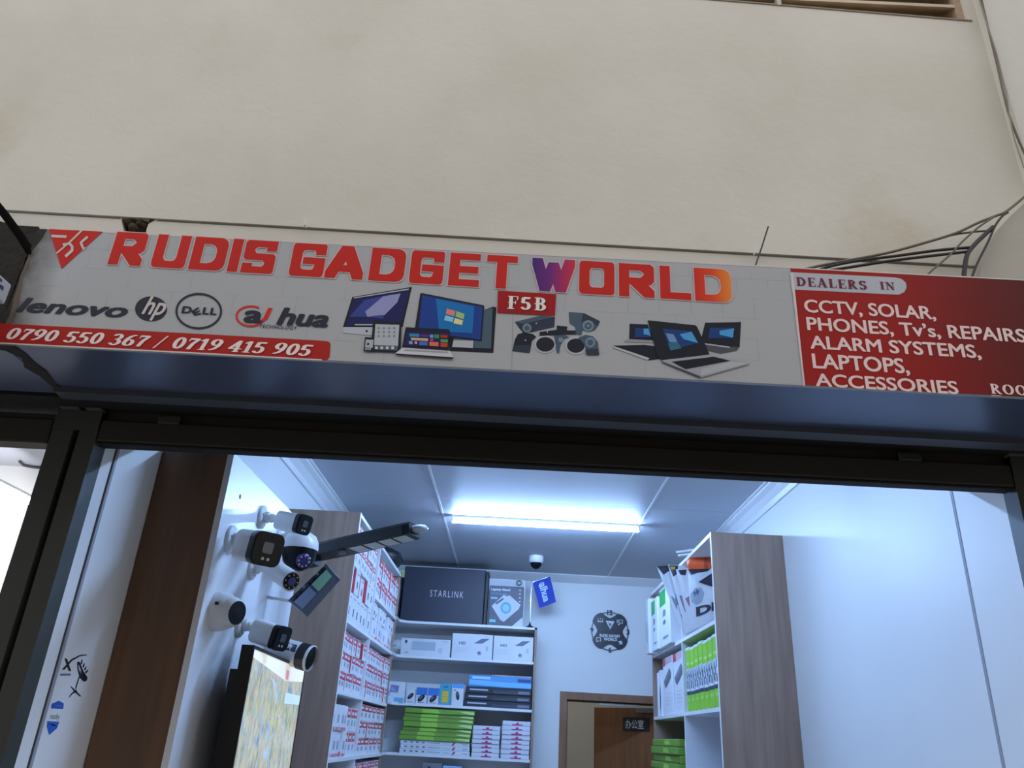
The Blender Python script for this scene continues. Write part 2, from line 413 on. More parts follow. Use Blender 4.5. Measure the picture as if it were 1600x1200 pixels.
# back wall with the door opening
DX0, DX1, DZ = 0.437, 1.262, 2.006
bwm = MB().box(LW, DX0, BW, BW+0.12, 0, 3.1).box(DX1, RW, BW, BW+0.12, 0, 3.1).box(DX0, DX1, BW, BW+0.12, DZ, 3.1)
struct('wall_back', bwm, M_wall_in)
cl = struct('ceiling', MB().box(LW, RW, FY+0.2, BW, CE+0.012, CE+0.1), M_ceil)
jl, jr = -0.48, 0.75
for a, b in ((LW, jl), (jl, jr), (jr, RW)):
    for c, d in ((2.28, 4.4), (4.4, BW)):
        MB().box(a+0.002, b-0.002, c+0.0015, d-0.0015, CE, CE+0.014).build('ceiling_panel', M_ceil, cl)
for x in (jl, jr):
    MB().box(x-0.006, x+0.006, 2.28, BW, CE-0.003, CE).build('joint_strip', M_trim, cl)
# cornices
def cornice(name, x, s):
    prof = [(0, 0), (0, -0.085), (0.012, -0.085), (0.02, -0.06), (0.045, -0.03), (0.07, -0.018), (0.07, -0.008), (0.085, -0.008), (0.085, 0)]
    m = MB().prism([(x+s*px, 2.28, CE+pz) for px, pz in prof], (0, BW-2.28, 0))
    return struct(name, m, M_trim)
cornice('trim_1', LW, 1); cornice('trim_2', RW, -1)
prof = [(0, 0), (0, -0.06), (0.012, -0.06), (0.04, -0.03), (0.06, -0.008), (0.06, 0)]
struct('trim_3', MB().prism([(LW, BW-px, CE+pz) for px, pz in prof], (RW-LW, 0, 0)), M_trim)
# vertical wall-board joints near the front
yR = PX(1487, 771, RW).y; yL = PX(181, 704, LW).y
struct('trim_4', MB().box(RW-0.0012, RW, yR-0.007, yR+0.007, 0, 2.95), mat('joint_grey', (150, 152, 160), .6))
struct('trim_5', MB().box(LW, LW+0.005, yL, yL+0.012, 0, 2.95), mat('joint_grey', (150, 152, 160), .6))
struct('trim_6', MB().box(LW, LW+0.003, yL-0.003, yL, 0, 2.95), mat('joint_dark', (60, 62, 70), .6))

# front beam, shutter box, soffit
# sign geometry: four corners measured on its plane
SY = 1.6
def SP(x, y, d=0.0): return PY(x, y, SY-d)
s_bl = SP(0, 535.5); s_br = SP(1600, 620.5); s_tl = SP(62, 357); s_tr = SP(1600, 437)
SX0, SX1 = s_tl.x-0.002, 1.62
def zline(a, b, x): return a.z + (b.z-a.z)*(x-a.x)/(b.x-a.x)
zb0, zb1 = zline(s_bl, s_br, SX0), zline(s_bl, s_br, SX1)
zt0, zt1 = zline(s_tl, s_tr, SX0), zline(s_tl, s_tr, SX1)
ZS = (zb0+zb1)/2                                              # soffit height
SYB = 1.85                                                    # rear of the metal soffit
canopy = thing('sign_canopy', 'blue-grey sheet metal canopy box behind the shop sign', 'canopy', (0, 1.72, ZS))
MB().prism([(SX0, SY+0.012, zb0+0.004), (SX1, SY+0.012, zb1+0.004), (SX1, SYB, zb1+0.004), (SX0, SYB, zb0+0.004)], (0, 0, 0.012)).build('soffit_sheet', M_soffit, canopy)
MB().prism([(SX0, SYB, zb0-0.012), (SX1, SYB, zb1-0.012), (SX1, SYB+0.05, zb1-0.012), (SX0, SYB+0.05, zb0-0.012)], (0, 0, 0.04)).build('rear_lip', mat('dull_steel_edge', (70, 74, 80), .5, var=.1), canopy)
for x in (-0.62, 0.0, 0.62, 1.25):
    MB().box(x-0.02, x+0.02, SY+0.03, 1.69, ZS+0.03, ZS+0.2).build('bracket', M_metal_dark, canopy)
struct('wall_unseen_opposite', MB().box(-9, 9, -3.4, -3.2, -0.1, 5.2), mat('opposite_block', (120, 116, 108), .8, var=.1, vscale=1))  # unseen wall across the alley, put in to block low skylight
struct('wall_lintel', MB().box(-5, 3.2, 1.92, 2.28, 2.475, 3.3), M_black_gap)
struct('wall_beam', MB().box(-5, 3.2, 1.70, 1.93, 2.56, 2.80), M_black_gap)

# roller shutter bottom bar over the opening
sb = thing('roller_shutter', 'brown-black rolled-up shutter bottom bar over the shop opening', 'shutter', (0.08, 2.05, 2.378))
z0 = PY(850, 735.5, 2.045).z+.007; z1 = PY(850, 690, 2.0).z; z2 = PY(850, 668, 2.0).z
M_bar = mat('brown_black_shutter', (44, 38, 32), .6, var=.15, vscale=5)
MB().bbox(LW+.001, RW-.001, 2.0, 2.06, z0, z1, 0.004).build('bottom_bar', M_bar, sb)
MB().bbox(LW+.003, RW-.003, 2.015, 2.05, z1, z2, 0.004).build('curtain_slat', M_bar, sb)
MB().bbox(LW+.003, RW-.003, 2.005, 2.045, z0-0.007, z0, 0.003).build('rubber_seal', mat('rubber', (14, 14, 15), .8), sb)
for x in (-0.98, 1.05):
    MB().bbox(x-0.03, x+0.03, 1.99, 2.0, z1-0.005, z1+0.018, 0.003).build('slide_stop', M_metal_dark, sb)

# steel pillars / shutter guides
def pillar(xa, xb, y, label, tabs, gx):
    t = thing('shopfront_pillar', label, 'pillar', ((xa+xb)/2, y+.05, -0.02))
    MB().box(xa, gx[0], y, y+0.06, -0.02, 2.47).build('guide_rail', M_pillar, t)
    MB().box(gx[1], xb, y, y+0.06, -0.02, 2.47).build('guide_rail', M_pillar, t)
    MB().box(gx[0], gx[1], y+0.03, y+0.06, -0.02, 2.47).build('guide_channel', M_black_gap, t)
    MB().box(xa, xb, y-.003, y+0.06, 2.412, 2.469).build('head_plate', M_pillar, t)
    for a, b in tabs:
        MB().box(a, b, y-0.012, y+0.02, 2.47, 2.488).build('fixing_tab', mat('grey_tab', (96, 98, 98), .5), t)
    return t
pY = 2.0
pa = PY(74.7, 693, pY).x; pb = LW; g0 = pa+(pb-pa)*.46; g1 = pa+(pb-pa)*.60
pillar(pa, pb, pY, 'grey-green steel shutter pillar at the left of the opening', ((pa+.01, pa+.06), (pb-.045, pb-.003)), (g0, g1))
ra = RW
pillar(ra, ra+0.2, pY, 'grey-green steel shutter pillar at the right of the opening', ((ra-0.004, ra+0.05),), (ra+0.075, ra+0.105))
struct('wall_party_left', MB().box(LW-0.13, LW-0.1, 2.05, 6.6, 0, 3.1), M_wall_in)
struct('wall_party_right', MB().box(RW+0.12, RW+0.3, 2.05, 6.6, 0, 3.1), M_wall_in)

struct('wall_front_right', MB().box(RW+.2, 4.2, 2.02, 2.08, -0.02, 2.48), M_metal_dark)
struct('soffit_right', MB().box(SX1+.004, 3.4, SY+0.03, SYB+.05, zb1+.004, zb1+.02), M_soffit)
# ---------------- neighbouring shop, a slice of it shows at the far left
NX0 = -3.9
struct('wall_neighbour_back', MB().box(NX0, LW-0.13, 4.2, 4.3, 0, 3.1), M_wall_in)
struct('wall_neighbour_left', MB().box(NX0-0.1, NX0, 2.05, 4.3, 0, 3.1), M_wall_in)
struct('ceiling_neighbour', MB().box(NX0, LW-0.13, 2.28, 4.3, CE, CE+0.1), M_ceil)
struct('floor_neighbour', MB().box(NX0, LW-0.1, FY, 4.3, -0.1, 0), M_floor_in)
nsb = thing('roller_shutter', 'dark rolled-up shutter bar over the shop to the left', 'shutter', (-2.5, 2.05, 2.378))
MB().bbox(-3.9, pa-0.004, 2.0, 2.06, PY(40, 690.5, 2.0).z, PY(40, 652, 2.0).z, 0.004).build('bottom_bar', M_bar, nsb)
MB().bbox(-3.9, pa-0.004, 2.015, 2.05, PY(40, 652, 2.0).z, PY(40, 642, 2.0).z, 0.003).build('curtain_slat', M_bar, nsb)

# ---------------- upper facade: overhanging wall with a louvred vent, band below it with a broken patch
WY = 1.68
def WP(x, y, d=0.0): return PY(x, y, WY-d)
vb0 = WP(1040, -7); vb1 = WP(1512, 32); vxm = WP(1217, 5).x
gz0 = WP(0, 327); gz1 = WP(1230, 398)
def gl(x): return gz0.z + (gz1.z-gz0.z)*(x-gz0.x)/(gz1.x-gz0.x)
def vl(x): return vb0.z + (vb1.z-vb0.z)*(x-vb0.x)/(vb1.x-vb0.x)
VX0, VX1 = vb0.x-0.35, vb1.x
XA, XB = -3.2, 3.2
VT = vl(VX1)+0.55
uw = MB()
uw.prism([(XA, WY, gl(XA)), (XB, WY, gl(XB)), (XB, WY, vl(VX1)), (VX1, WY, vl(VX1)), (VX0, WY, vl(VX0)), (XA, WY, vl(VX0))], (0, 0.2, 0))
uw.prism([(XA, WY, vl(VX0)), (VX0, WY, vl(VX0)), (VX0, WY, VT), (XA, WY, VT)], (0, 0.2, 0))
uw.prism([(VX1, WY, vl(VX1)), (XB, WY, vl(VX1)), (XB, WY, VT), (VX1, WY, VT)], (0, 0.2, 0))
uw.box(XA, XB, WY, WY+0.2, VT, 5.6)
struct('wall_upper', uw, M_plaster)
# band under the groove: notch where the plaster has broken off
BY = WY+0.006
def BP(x, y): return PY(x, y, BY)
n_top = [BP(*p) for p in ((191, 334), (188, 345), (191, 362), (200, 372))]
notch_l = [BP(191, 332), BP(190, 346), BP(193, 362), BP(199, 380)]
notch_r = [BP(226, 380), BP(229, 358), BP(232, 350), BP(240, 345), BP(247, 341), BP(240, 338), BP(249, 335)]
low = 2.60
gg = lambda x: gl(x)*BY/WY - CZ*(BY/WY-1) - 0.009
lb = MB()
la = [(XA, BY, low), (notch_l[-1].x, BY, low)] + notch_l[::-1] + [(notch_l[0].x, BY, gg(notch_l[0].x)), (XA, BY, gg(XA))]
lc = [(notch_r[0].x, BY, low), (XB, BY, low), (XB, BY, gg(XB)), (notch_r[-1].x, BY, gg(notch_r[-1].x))] + notch_r[::-1]
lb.prism(la, (0, 0.022, 0)); lb.prism(lc, (0, 0.022, 0))
struct('wall_band', lb, M_plaster)
struct('wall_core', MB().box(XA, XB, BY+0.0225, WY+0.2, low, gl(XB)+0.01), M_concrete)
gq = [(XA, BY+.011, gl(XA)-0.03), (notch_l[0].x, BY+.011, gl(notch_l[0].x)-0.03), (notch_l[0].x, BY+.011, gl(notch_l[0].x)+.02), (XA, BY+.011, gl(XA)+.02)]
gr = [(notch_r[-1].x, BY+.011, gl(notch_r[-1].x)-0.03), (XB, BY+.011, gl(XB)-0.03), (XB, BY+.011, gl(XB)+.02), (notch_r[-1].x, BY+.011, gl(notch_r[-1].x)+.02)]
struct('trim_12', MB().prism(gq, (0, .01, 0)).prism(gr, (0, .01, 0)), mat('groove_mortar', (168, 148, 122), .9, var=.15, vscale=20))
# ragged lumps of concrete in the broken patch
rub = MB()
for k in range(9):
    p = BP(196+random.random()*44, 338+random.random()*22); r = 0.006+0.010*random.random()
    rub.lathe([(0.0, 0), (r*.8, r*.3), (r, r*.9), (r*.5, r*1.7), (0, r*1.9)], (p.x, BY+0.024, p.z), (random.uniform(-.3, .3), -1, random.uniform(-.3, .3)), n=6, smooth=False)
tag(rub.build('rubble_patch', M_concrete), 'crumbling dark concrete in the hole where plaster broke off', 'rubble', kind='stuff')
# vent
ven = thing('louvre_vent', 'brown louvred ventilation opening high in the cream wall', 'vent', ((VX0+VX1)/2, WY+0.1, vl(VX1)))
M_slat = mat('weathered_brown_slat', (206, 188, 162), .7, var=.15, vscale=8)
MB().box(VX0, VX1, WY+0.11, WY+0.14, vl(VX0)-0.05, VT).build('backing', mat('vent_dark', (190, 170, 142), .9), ven)
for k in range(9):
    z = vl(VX1)+0.006+k*0.06
    MB().prism([(VX0, WY+0.008, z+.012), (VX1-0.022, WY+0.008, z-.002), (VX1-0.022, WY+0.07, z+0.043), (VX0, WY+0.07, z+0.055)], (0, 0, 0.012)).build('slat', M_slat, ven)
MB().box(vxm-0.006, vxm+0.006, WY-0.004, WY+0.15, vl(vxm)-0.004, VT).build('mullion', mat('pale_post', (196, 190, 178), .6), ven)
MB().box(VX1-0.022, VX1, WY+0.01, WY+0.16, vl(VX1), VT).build('side_frame', mat('rusty_frame', (176, 152, 126), .8, var=.2, vscale=30), ven)
MB().prism([(VX0, WY-.003, vl(VX0)-.004), (VX1+.012, WY-.003, vl(VX1+.012)-.004), (VX1+.012, WY-.003, vl(VX1+.012)+.001), (VX0, WY-.003, vl(VX0)+.001)], (0, .15, 0)).build('sill', mat('vent_sill', (150, 136, 116), .8), ven)
# pilaster on the right
PYL = WY-0.035
px0 = PY(1545, 40, PYL).x
pil = MB().prism([(px0, PYL, 2.7), (XB, PYL, 2.7), (XB, PYL, 5.6), (px0, PYL, 5.6)], (0, 0.05, 0))
struct('wall_pilaster', pil, mat('pale_plaster', (218, 214, 205), .75, var=.03, vscale=3, bump=.1, bscale=30))
# sloping cement haunch at the right end above the sign
hp = [PY(x, y, 1.655) for x, y in ((1640, 280), (1600, 318), (1578, 338), (1556, 362), (1540, 392), (1528, 440), (1524, 470), (1660, 480))]
struct('trim_9', MB().prism(hp, (0, 0.06, 0)), mat('grey_cement', (192, 187, 176), .8, var=.06, vscale=4, bump=.15, bscale=25))

# ================================================================== SHOP SIGN
sign = thing('shop_sign', 'long white and red shop fascia sign with electronics pictures and lettering', 'sign', ((SX0+SX1)/2, SY+0.005, ZS))
MB().prism([(SX0, SY, zb0), (SX1, SY, zb1), (SX1, SY, zt1), (SX0, SY, zt0)], (0, 0.012, 0)).build('panel', M_vinyl, sign)
_layer = [0]
LAY = 0.0004
def sg(name, pts, m, layer=1, mapper=None):
    return MB().poly([SP(x, y, LAY*layer) for x, y in pts]).build(name, m, sign)
def sgm(polys, name, layer=1):
    """several flat printed shapes of one picture: [(pts, material, layer)]"""
    mb = MB(); mats = []
    for pts, m, l in polys:
        if m not in mats: mats.append(m)
        mb.poly([SP(x, y, LAY*(layer+l)) for x, y in pts], mats.index(m))
    return mb.build(name, mats, sign)
def bold2d(body, r, shear=0.0, space=1.0):
    vs, fs = text2d(body, 0.0, shear, space); V, F = [], []
    for k, (dx, dy) in enumerate(((0, 0), (r, 0), (-r, 0), (0, r*.7), (0, -r*.7), (r*.7, r*.5), (-r*.7, -r*.5), (r*.7, -r*.5), (-r*.7, r*.5))):
        b = len(V); V += [(x+dx, y+dy, k) for x, y in vs]; F += [tuple(i+b for i in q) for q in fs]
    return V, F
def sign_text(vf, xl, xr, yt, yb, m, name, layer=3, parent=None):
    """lettering whose box spans photo columns xl..xr, rows yt..yb at its left end (rows follow the sign's slope)"""
    k = 0.0575
    bl = SP(xl, yb, LAY*layer); br = SP(xr, yb+k*(xr-xl), LAY*layer); h = SP(xl, yt, LAY*layer).z - bl.z
    v, f = lift(*fit(vf, plane_map(bl, (br.x-bl.x, 0, br.z-bl.z), (0, 0, h))))
    return MB().add(v, f).build(name, m, parent or sign)
SLOPE = 0.0575
# grime on the left margin
M_grime = mat('sooty_grime', (44, 40, 36), .9, var=.4, vscale=30)
# title
RED = sv(160, 27, 19)
LET = [('R',172,231),('U',238,298),('D',297,358),('I',357,380),('S',378,434),('G',453,511),('A',511,570),('D',577,635),('G',640,695),('E',701,751),('T',759,809),('W',831,898),('O',905,960),('R',967,1022),('L',1031,1079),('D',1085,1142)]
ox = wloc(sign).x
for i, (ch, a, b) in enumerate(LET):
    xm = (a+b)/2; yt = 363.2 + 0.0622*(xm-200); yb = 414.6 + 0.0622*(xm-200); ym = (yt+yb)/2
    lean = 51*(xm-950)/2440                               # the letters stand upright; the photo leans them
    if ch != 'A' and ch != 'W': a -= min(0, lean)*.27; b += min(0, lean)*.27
    L = SP(a, ym - .06*(b-a)/2); R = SP(b, ym + .06*(b-a)/2)
    zt = SP(xm, yt).z; zb = SP(xm, yb).z; hh = zt-zb
    asp = (R.x-L.x)/hh
    if ch == 'I': asp = 0.265
    for lay, grow in ((3, 0.026), (4, 0.0)):
        vf = tech(ch, asp, grow)
        v = [Vector((L.x + x*hh, SY-LAY*lay, zb + y*hh + (R.z-L.z)*x/max(asp, .01))) for x, y in vf[0]]
        v, f = lift(v, vf[1])
        if lay == 3: mm = sv(170, 150, 150)
        elif i == 11: mm = grad_x('purple_to_red_print', [(0, (46, 30, 92)), (.45, (92, 30, 96)), (1, (168, 34, 50))], L.x-ox, R.x-ox)
        elif i == 15: mm = grad_x('red_to_orange_print', [(0, (166, 32, 20)), (.5, (182, 54, 24)), (1, (190, 110, 44))], L.x-ox, R.x-ox)
        else: mm = RED
        if lay == 3: base = MB().add(v, f).build('title_letter_outline', mm, sign)
        else: MB().add(v, f).build('title_letter', mm, base)
# emblem: red triangle with cut-in letters
cr = lambda x, y: (x/6.665, 300+y/6.667)
W_ = sv(168, 160, 158)
sgm([([cr(508,385), cr(1070,412), cr(640,800)], RED, 2),
     ([cr(840,398), cr(868,398), cr(715,545), cr(590,645), cr(585,630), cr(700,535)], W_, 4),
     ([cr(532,445), cr(695,452), cr(690,478), cr(540,472)], W_, 4),
     ([cr(650,535), cr(735,525), cr(765,565), cr(765,615), cr(690,685), cr(672,660), cr(738,600), cr(738,570), cr(715,548), cr(665,575)], W_, 5),
     ([cr(905,455), cr(920,475), cr(858,530), cr(875,580), cr(900,570), cr(865,610), cr(830,535), cr(838,515)], W_, 5)], 'emblem')
# brand marks
NAVY = sv(34, 36, 48)
sign_text(bold2d('lenovo', 0.035, 0.25), 24, 197, 464, 496-9, NAVY, 'brand_lettering')
def disc_px(cx, cy, rx, ry, n=36): return [(cx+rx*math.cos(2*math.pi*i/n), cy+ry*math.sin(2*math.pi*i/n)) for i in range(n)]
def ring_px(name, cx, cy, rx, ry, w, m, layer=3, a0=0, a1=360, n=40):
    mb = MB()
    for i in range(n):
        t0 = math.radians(a0+(a1-a0)*i/n); t1 = math.radians(a0+(a1-a0)*(i+1)/n)
        q = []
        for t, k in ((t0, 0), (t1, 0), (t1, 1), (t0, 1)):
            q.append(SP(cx+(rx-k*w)*math.cos(t), cy+(ry-k*w)*math.sin(t), LAY*layer))
        mb.poly(q)
    return mb.build(name, m, sign)
sg('brand_disc', disc_px(236, 482.5, 25, 19.5), NAVY, 2)
sign_text(bold2d('hp', 0.02, 0.3), 218, 254, 462, 500, W_, 'brand_lettering', 4)
ring_px('brand_ring', 310.5, 486, 36.5, 28.5, 3.2, NAVY)
for _c, _a, _b in (('D', 283, 298.5), ('L', 315.5, 326), ('L', 327.5, 338)): sign_text(bold2d(_c, 0.045), _a, _b, 478+.0575*(_a-283), 489+.0575*(_a-283), NAVY, 'brand_letter', 4)
# slanted E between D and LL
sgm([([(299, 486), (310, 479.5), (311, 482), (301, 488.5)], NAVY, 2), ([(300.5, 489), (312, 484.5), (312.5, 486.5), (302, 491)], NAVY, 2), ([(303, 491), (314, 488.5), (314, 491.2), (305, 493)], NAVY, 2), ([(299, 486), (302, 485), (306, 493), (303, 493)], NAVY, 2)], 'brand_letter')
# a-l-hua mark
CRM = sv(176, 32, 30)
ring_px('brand_swirl', 392, 494, 24, 17, 3, CRM, 3, 45, 305)
sign_text(bold2d('a', 0.04), 379, 409, 484, 504, NAVY, 'brand_lettering', 4)
sgm([([(419, 481), (426, 481), (418, 498), (409, 505), (405, 503), (412, 496)], CRM, 3)], 'brand_stroke')
sign_text(bold2d('hua', 0.042, 0.2), 431, 512, 479.5, 507.5, NAVY, 'brand_lettering', 4)
sign_text(text2d('TECHNOLOGY', bold=0.012, shear=0.2, space=1.15), 405, 464, 506.5, 512, NAVY, 'small_lettering', 4)
# phone strip
_ps = sg('phone_strip', [(-6, 505), (300, 521), (505, 532.5), (513, 533.5), (516.5, 537), (515, 558), (511, 563), (503, 563), (0, 535.2), (-18, 534)], sv(140, 26, 20), 2)
sign_text(serif_text('0790 550 367 / 0719 415 905', shear=0.22, space=0.05), 8, 487, 510.5, 531, sv(196, 180, 178), 'phone_number', 4, _ps)
sg('lower_border', [(0, 535), (300, 550.3), (503, 561.5), (503, 563.3), (300, 552.3), (0, 537)], sv(176, 166, 164), 3)
# unit number plate
_pl = sg('unit_number_plate', [(778, 454), (869, 459.5), (867, 493), (777, 488.5)], sv(132, 12, 14), 5)
sign_text(serif_text('F5B', space=0.12), 792, 853, 462, 482.5, sv(196, 186, 180), 'unit_number', 7, _pl)
sign_text(serif_text('F5B', space=0.12), 793.6, 854.6, 463.2, 483.7, sv(60, 30, 30), 'unit_number_shadow', 6, _pl)
# ---- picture 1: monitors, tablet, phone, laptop   (crop at 6.154x from 530,430)
def c1(*p): return [(530+x/6.154, 430+y/6.157) for x, y in p]
BL1 = sv(24, 26, 70); BL2 = sv(46, 56, 120); BL3 = sv(120, 122, 160); DK = sv(22, 24, 34); SIL = sv(150, 152, 160); WIN = sv(18, 92, 150); WIN2 = sv(22, 50, 118)
sgm([(c1((125,210),(700,112),(610,500),(35,500)), DK, 0), (c1((140,222),(680,130),(600,470),(62,490)), BL1, 1),
     (c1((240,240),(520,180),(420,420),(260,400),(100,400)), BL2, 2), (c1((420,205),(590,175),(560,260),(440,380),(270,400),(250,350)), BL3, 3), (c1((140,215),(670,128),(668,140),(140,224)), SIL, 3),
     (c1((150,470),(320,470),(320,482),(150,482)), SIL, 3),
     (c1((35,500),(320,500),(320,580),(35,555)), SIL, 1), (c1((255,528),(272,526),(274,546),(256,548)), DK, 2)], 'printed_monitor')
sgm([(c1((325,470),(330,430),(600,455),(590,745),(300,735)), DK, 5), (c1((348,470),(578,478),(565,680),(335,670)), sv(146, 150, 156), 6), (c1((335,670),(565,680),(560,725),(335,715)), sv(70, 76, 88), 6)]
    + [(c1((345+k*52,685),(370+k*52,686),(370+k*52,712),(345+k*52,710)), sv(170,172,178), 7) for k in range(4)]
    + [(c1((370+i*50,500+j*38),(388+i*50,501+j*38),(388+i*50,518+j*38),(370+i*50,517+j*38)), sv(100,104,112), 7) for i in range(4) for j in range(3)], 'printed_tablet')
sgm([(c1((248,595),(335,600),(325,738),(235,732)), DK, 7), (c1((256,618),(330,622),(322,700),(248,696)), sv(140,146,154), 8), (c1((270,650),(288,651),(286,672),(268,671)), DK, 9)]
    + [(c1((252+k*20,702),(264+k*20,703),(263+k*20,720),(251+k*20,719)), sv(160,162,168), 9) for k in range(3)], 'printed_phone')
sgm([(c1((1395,335),(1480,302),(1512,310),(1482,748),(1060,730),(1060,590)), DK, 0), (c1((1395,340),(1475,312),(1460,705),(1285,700),(1100,690),(1100,600)), sv(62,78,90), 1),
     (c1((780,175),(800,172),(1392,290),(1395,310),(1370,635),(720,560)), DK, 2), (c1((800,190),(1380,305),(1358,620),(760,540)), WIN2, 3), (c1((930,225),(1300,300),(1280,560),(960,540)), WIN, 4),
     (c1((1035,320),(1118,345),(1105,395),(1025,372)), sv(190,110,96), 5), (c1((1128,345),(1205,372),(1195,425),(1118,398)), sv(130,160,100), 5),
     (c1((1022,385),(1102,408),(1090,452),(1008,432)), sv(110,170,190), 5), (c1((1112,412),(1192,436),(1180,480),(1098,462)), sv(190,180,120), 5),
     (c1((1100,625),(1290,630),(1285,702),(1085,690)), SIL, 3)], 'printed_desktop_screen')
tiles = [(675,560,770,590,(40,110,160)),(780,570,860,592,(70,40,110)),(872,572,905,600,(90,130,190)),(915,570,960,606,(40,120,60)),(975,575,1040,600,(150,40,40)),
         (690,600,855,625,(170,140,110)),(875,610,905,632,(150,60,110)),(975,615,1045,645,(60,130,60)),(670,632,705,662,(90,140,180)),(725,636,750,660,(190,120,140)),(770,636,850,672,(50,90,160)),(868,640,955,680,(190,90,70)),(975,650,1040,688,(170,50,40))]
sgm([(c1((640,500),(1050,520),(1065,540),(1055,725),(605,695)), DK, 6), (c1((655,545),(1050,560),(1045,690),(625,680)), sv(34,24,70), 7)]
    + [(c1((a,b),(c,b+(c-a)*.05),(c,d+(c-a)*.05),(a,d)), sv(*col), 8) for a,b,c,d,col in tiles]
    + [(c1((610,697),(1065,728),(1100,790),(1085,800),(545,765),(538,752)), sv(168,168,174), 7), (c1((545,765),(540,752),(1098,790),(1096,802),(1080,805)), DK, 8), (c1((640,710),(1040,733),(1050,748),(620,726)), sv(130,132,140), 8)], 'printed_laptop')
# ---- picture 2: security cameras (crop 8.889x from 780,450)
def c2(*p): return [(780+x/8.889, 450+y/8.892) for x, y in p]
G1 = sv(40, 46, 60); G2 = sv(60, 74, 88); G3 = sv(96, 114, 126); GB = sv(26, 28, 36)
def el2(cx, cy, rx, ry=None): return c2(*[(cx+rx*math.cos(t*math.pi/14), cy+(ry or rx)*math.sin(t*math.pi/14)) for t in range(28)])
sgm([(c2((215,470),(570,385),(775,400),(765,545),(560,590),(460,615),(330,620),(280,560)), G1, 0), (c2((215,470),(570,385),(775,400),(330,500)), G2, 1), (el2(385,555,62), G3, 2), (el2(385,555,36), G2, 3), (el2(515,490,10), SIL, 3),
     (c2((965,335),(1170,345),(1400,460),(1370,530),(1330,590),(1240,612),(1160,590),(1145,655),(1060,650),(1055,545),(975,490)), G2, 0), (c2((1170,345),(1400,460),(1370,530),(1290,460),(1140,470)), G1, 1), (el2(1235,525,78), G3, 2), (el2(1235,525,48), G2, 3), (el2(1235,525,22), G3, 4),
     (c2((800,520),(945,535),(940,590),(1060,590),(1060,645),(930,645),(560,665),(560,610),(800,580)), GB, 2), (c2((662,585),(676,585),(676,620),(662,620)), SIL, 3)], 'printed_bullet_cameras')
sgm([(c2((215,720),(260,640),(350,615),(470,640),(515,680),(455,740),(425,900),(185,870)), GB, 0), (c2((200,800),(430,790),(420,905),(180,875)), G1, 1), (el2(365,725,10), SIL, 2),
     (el2(640,780,150,128), SIL, 1), (el2(640,782,126,100), GB, 2),
     (c2((760,650),(870,630),(975,685),(900,710),(850,800),(830,910),(800,905),(780,780)), G2, 1), (el2(855,720,35), G3, 2),
     (el2(1065,800,150,128), SIL, 1), (el2(1065,800,122,98), GB, 2),
     (c2((1095,690),(1200,650),(1300,670),(1370,750),(1390,930),(1210,930),(1190,790)), G2, 3), (el2(1265,755,70), G3, 4), (el2(1265,755,40), G2, 5), (c2((1200,850),(1380,840),(1390,930),(1210,930)), G1, 4)], 'printed_dome_cameras')
# ---- picture 3: laptops (crop 6.4x from 940,480)
def c3(*p): return [(940+x/6.4, 480+y/6.4) for x, y in p]
SCR = sv(22, 50, 100); SCR2 = sv(60, 130, 180)
sgm([(c3((280,165),(460,172),(520,330),(275,320)), DK, 0), (c3((335,205),(470,210),(500,300),(330,300)), SCR, 1), (c3((420,215),(470,215),(490,285),(420,270)), SCR2, 2), (c3((220,335),(275,318),(540,335),(540,358),(230,348)), sv(120,122,126), 1)], 'printed_laptop')
sgm([(c3((110,385),(425,375),(560,395),(600,515),(470,530),(110,400)), DK, 1), (c3((110,385),(115,405),(460,530),(480,510)), SIL, 2)], 'printed_laptop_base')
sgm([(c3((1035,155),(1395,148),(1380,400),(1000,370),(1000,300)), DK, 0), (c3((1085,205),(1325,205),(1315,310),(1065,310)), SCR, 1), (c3((1180,235),(1325,212),(1312,305),(1180,275)), SCR2, 2), (c3((1030,360),(1280,395),(1280,408),(1030,372)), SIL, 2), (c3((1000,370),(1375,402),(1350,435),(1190,465),(1050,430)), sv(64,66,72), 1)], 'printed_laptop')
sgm([(c3((460,130),(935,180),(955,195),(1080,470),(600,530),(560,500)), DK, 4), (c3((610,215),(900,240),(965,360),(680,430)), SCR, 5), (c3((780,270),(900,245),(965,358),(820,320)), SCR2, 6), (c3((640,260),(720,270),(760,350),(680,350)), sv(90,120,160), 6), (c3((665,360),(760,345),(800,410),(690,435)), sv(40,90,110), 6),
     (c3((600,530),(1080,475),(1480,555),(1470,570),(990,705),(610,545)), sv(132,134,140), 5), (c3((700,545),(1120,495),(1290,535),(840,620)), DK, 6), (c3((600,530),(615,545),(990,690),(985,706),(605,550)), sv(60,62,68), 6), (c3((1000,620),(1290,545),(1470,560),(990,690)), sv(146,147,151), 6)], 'printed_front_laptop')
# ---- red panel on the right
def c4(*p): return [(1140+x/3.478, 380+y/3.477) for x, y in p]
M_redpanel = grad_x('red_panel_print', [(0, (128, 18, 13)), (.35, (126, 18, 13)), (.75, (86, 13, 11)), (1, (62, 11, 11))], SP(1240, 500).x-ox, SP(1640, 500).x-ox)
xe = SX1
def onsign(px, py): return SP(px, py)
rp = [SP(1235, 419.4), SP(1258.5, 602.5)]
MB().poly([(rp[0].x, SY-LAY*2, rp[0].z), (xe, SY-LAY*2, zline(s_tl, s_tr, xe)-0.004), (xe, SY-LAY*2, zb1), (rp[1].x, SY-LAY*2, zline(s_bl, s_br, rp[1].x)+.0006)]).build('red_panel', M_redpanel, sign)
pts = c4((325,157), (900,186), (935,194), (958,215), (962,240), (950,265), (920,280), (880,278), (335,251))
_dp = sg('dealers_pill', pts, sv(150, 152, 160), 3)
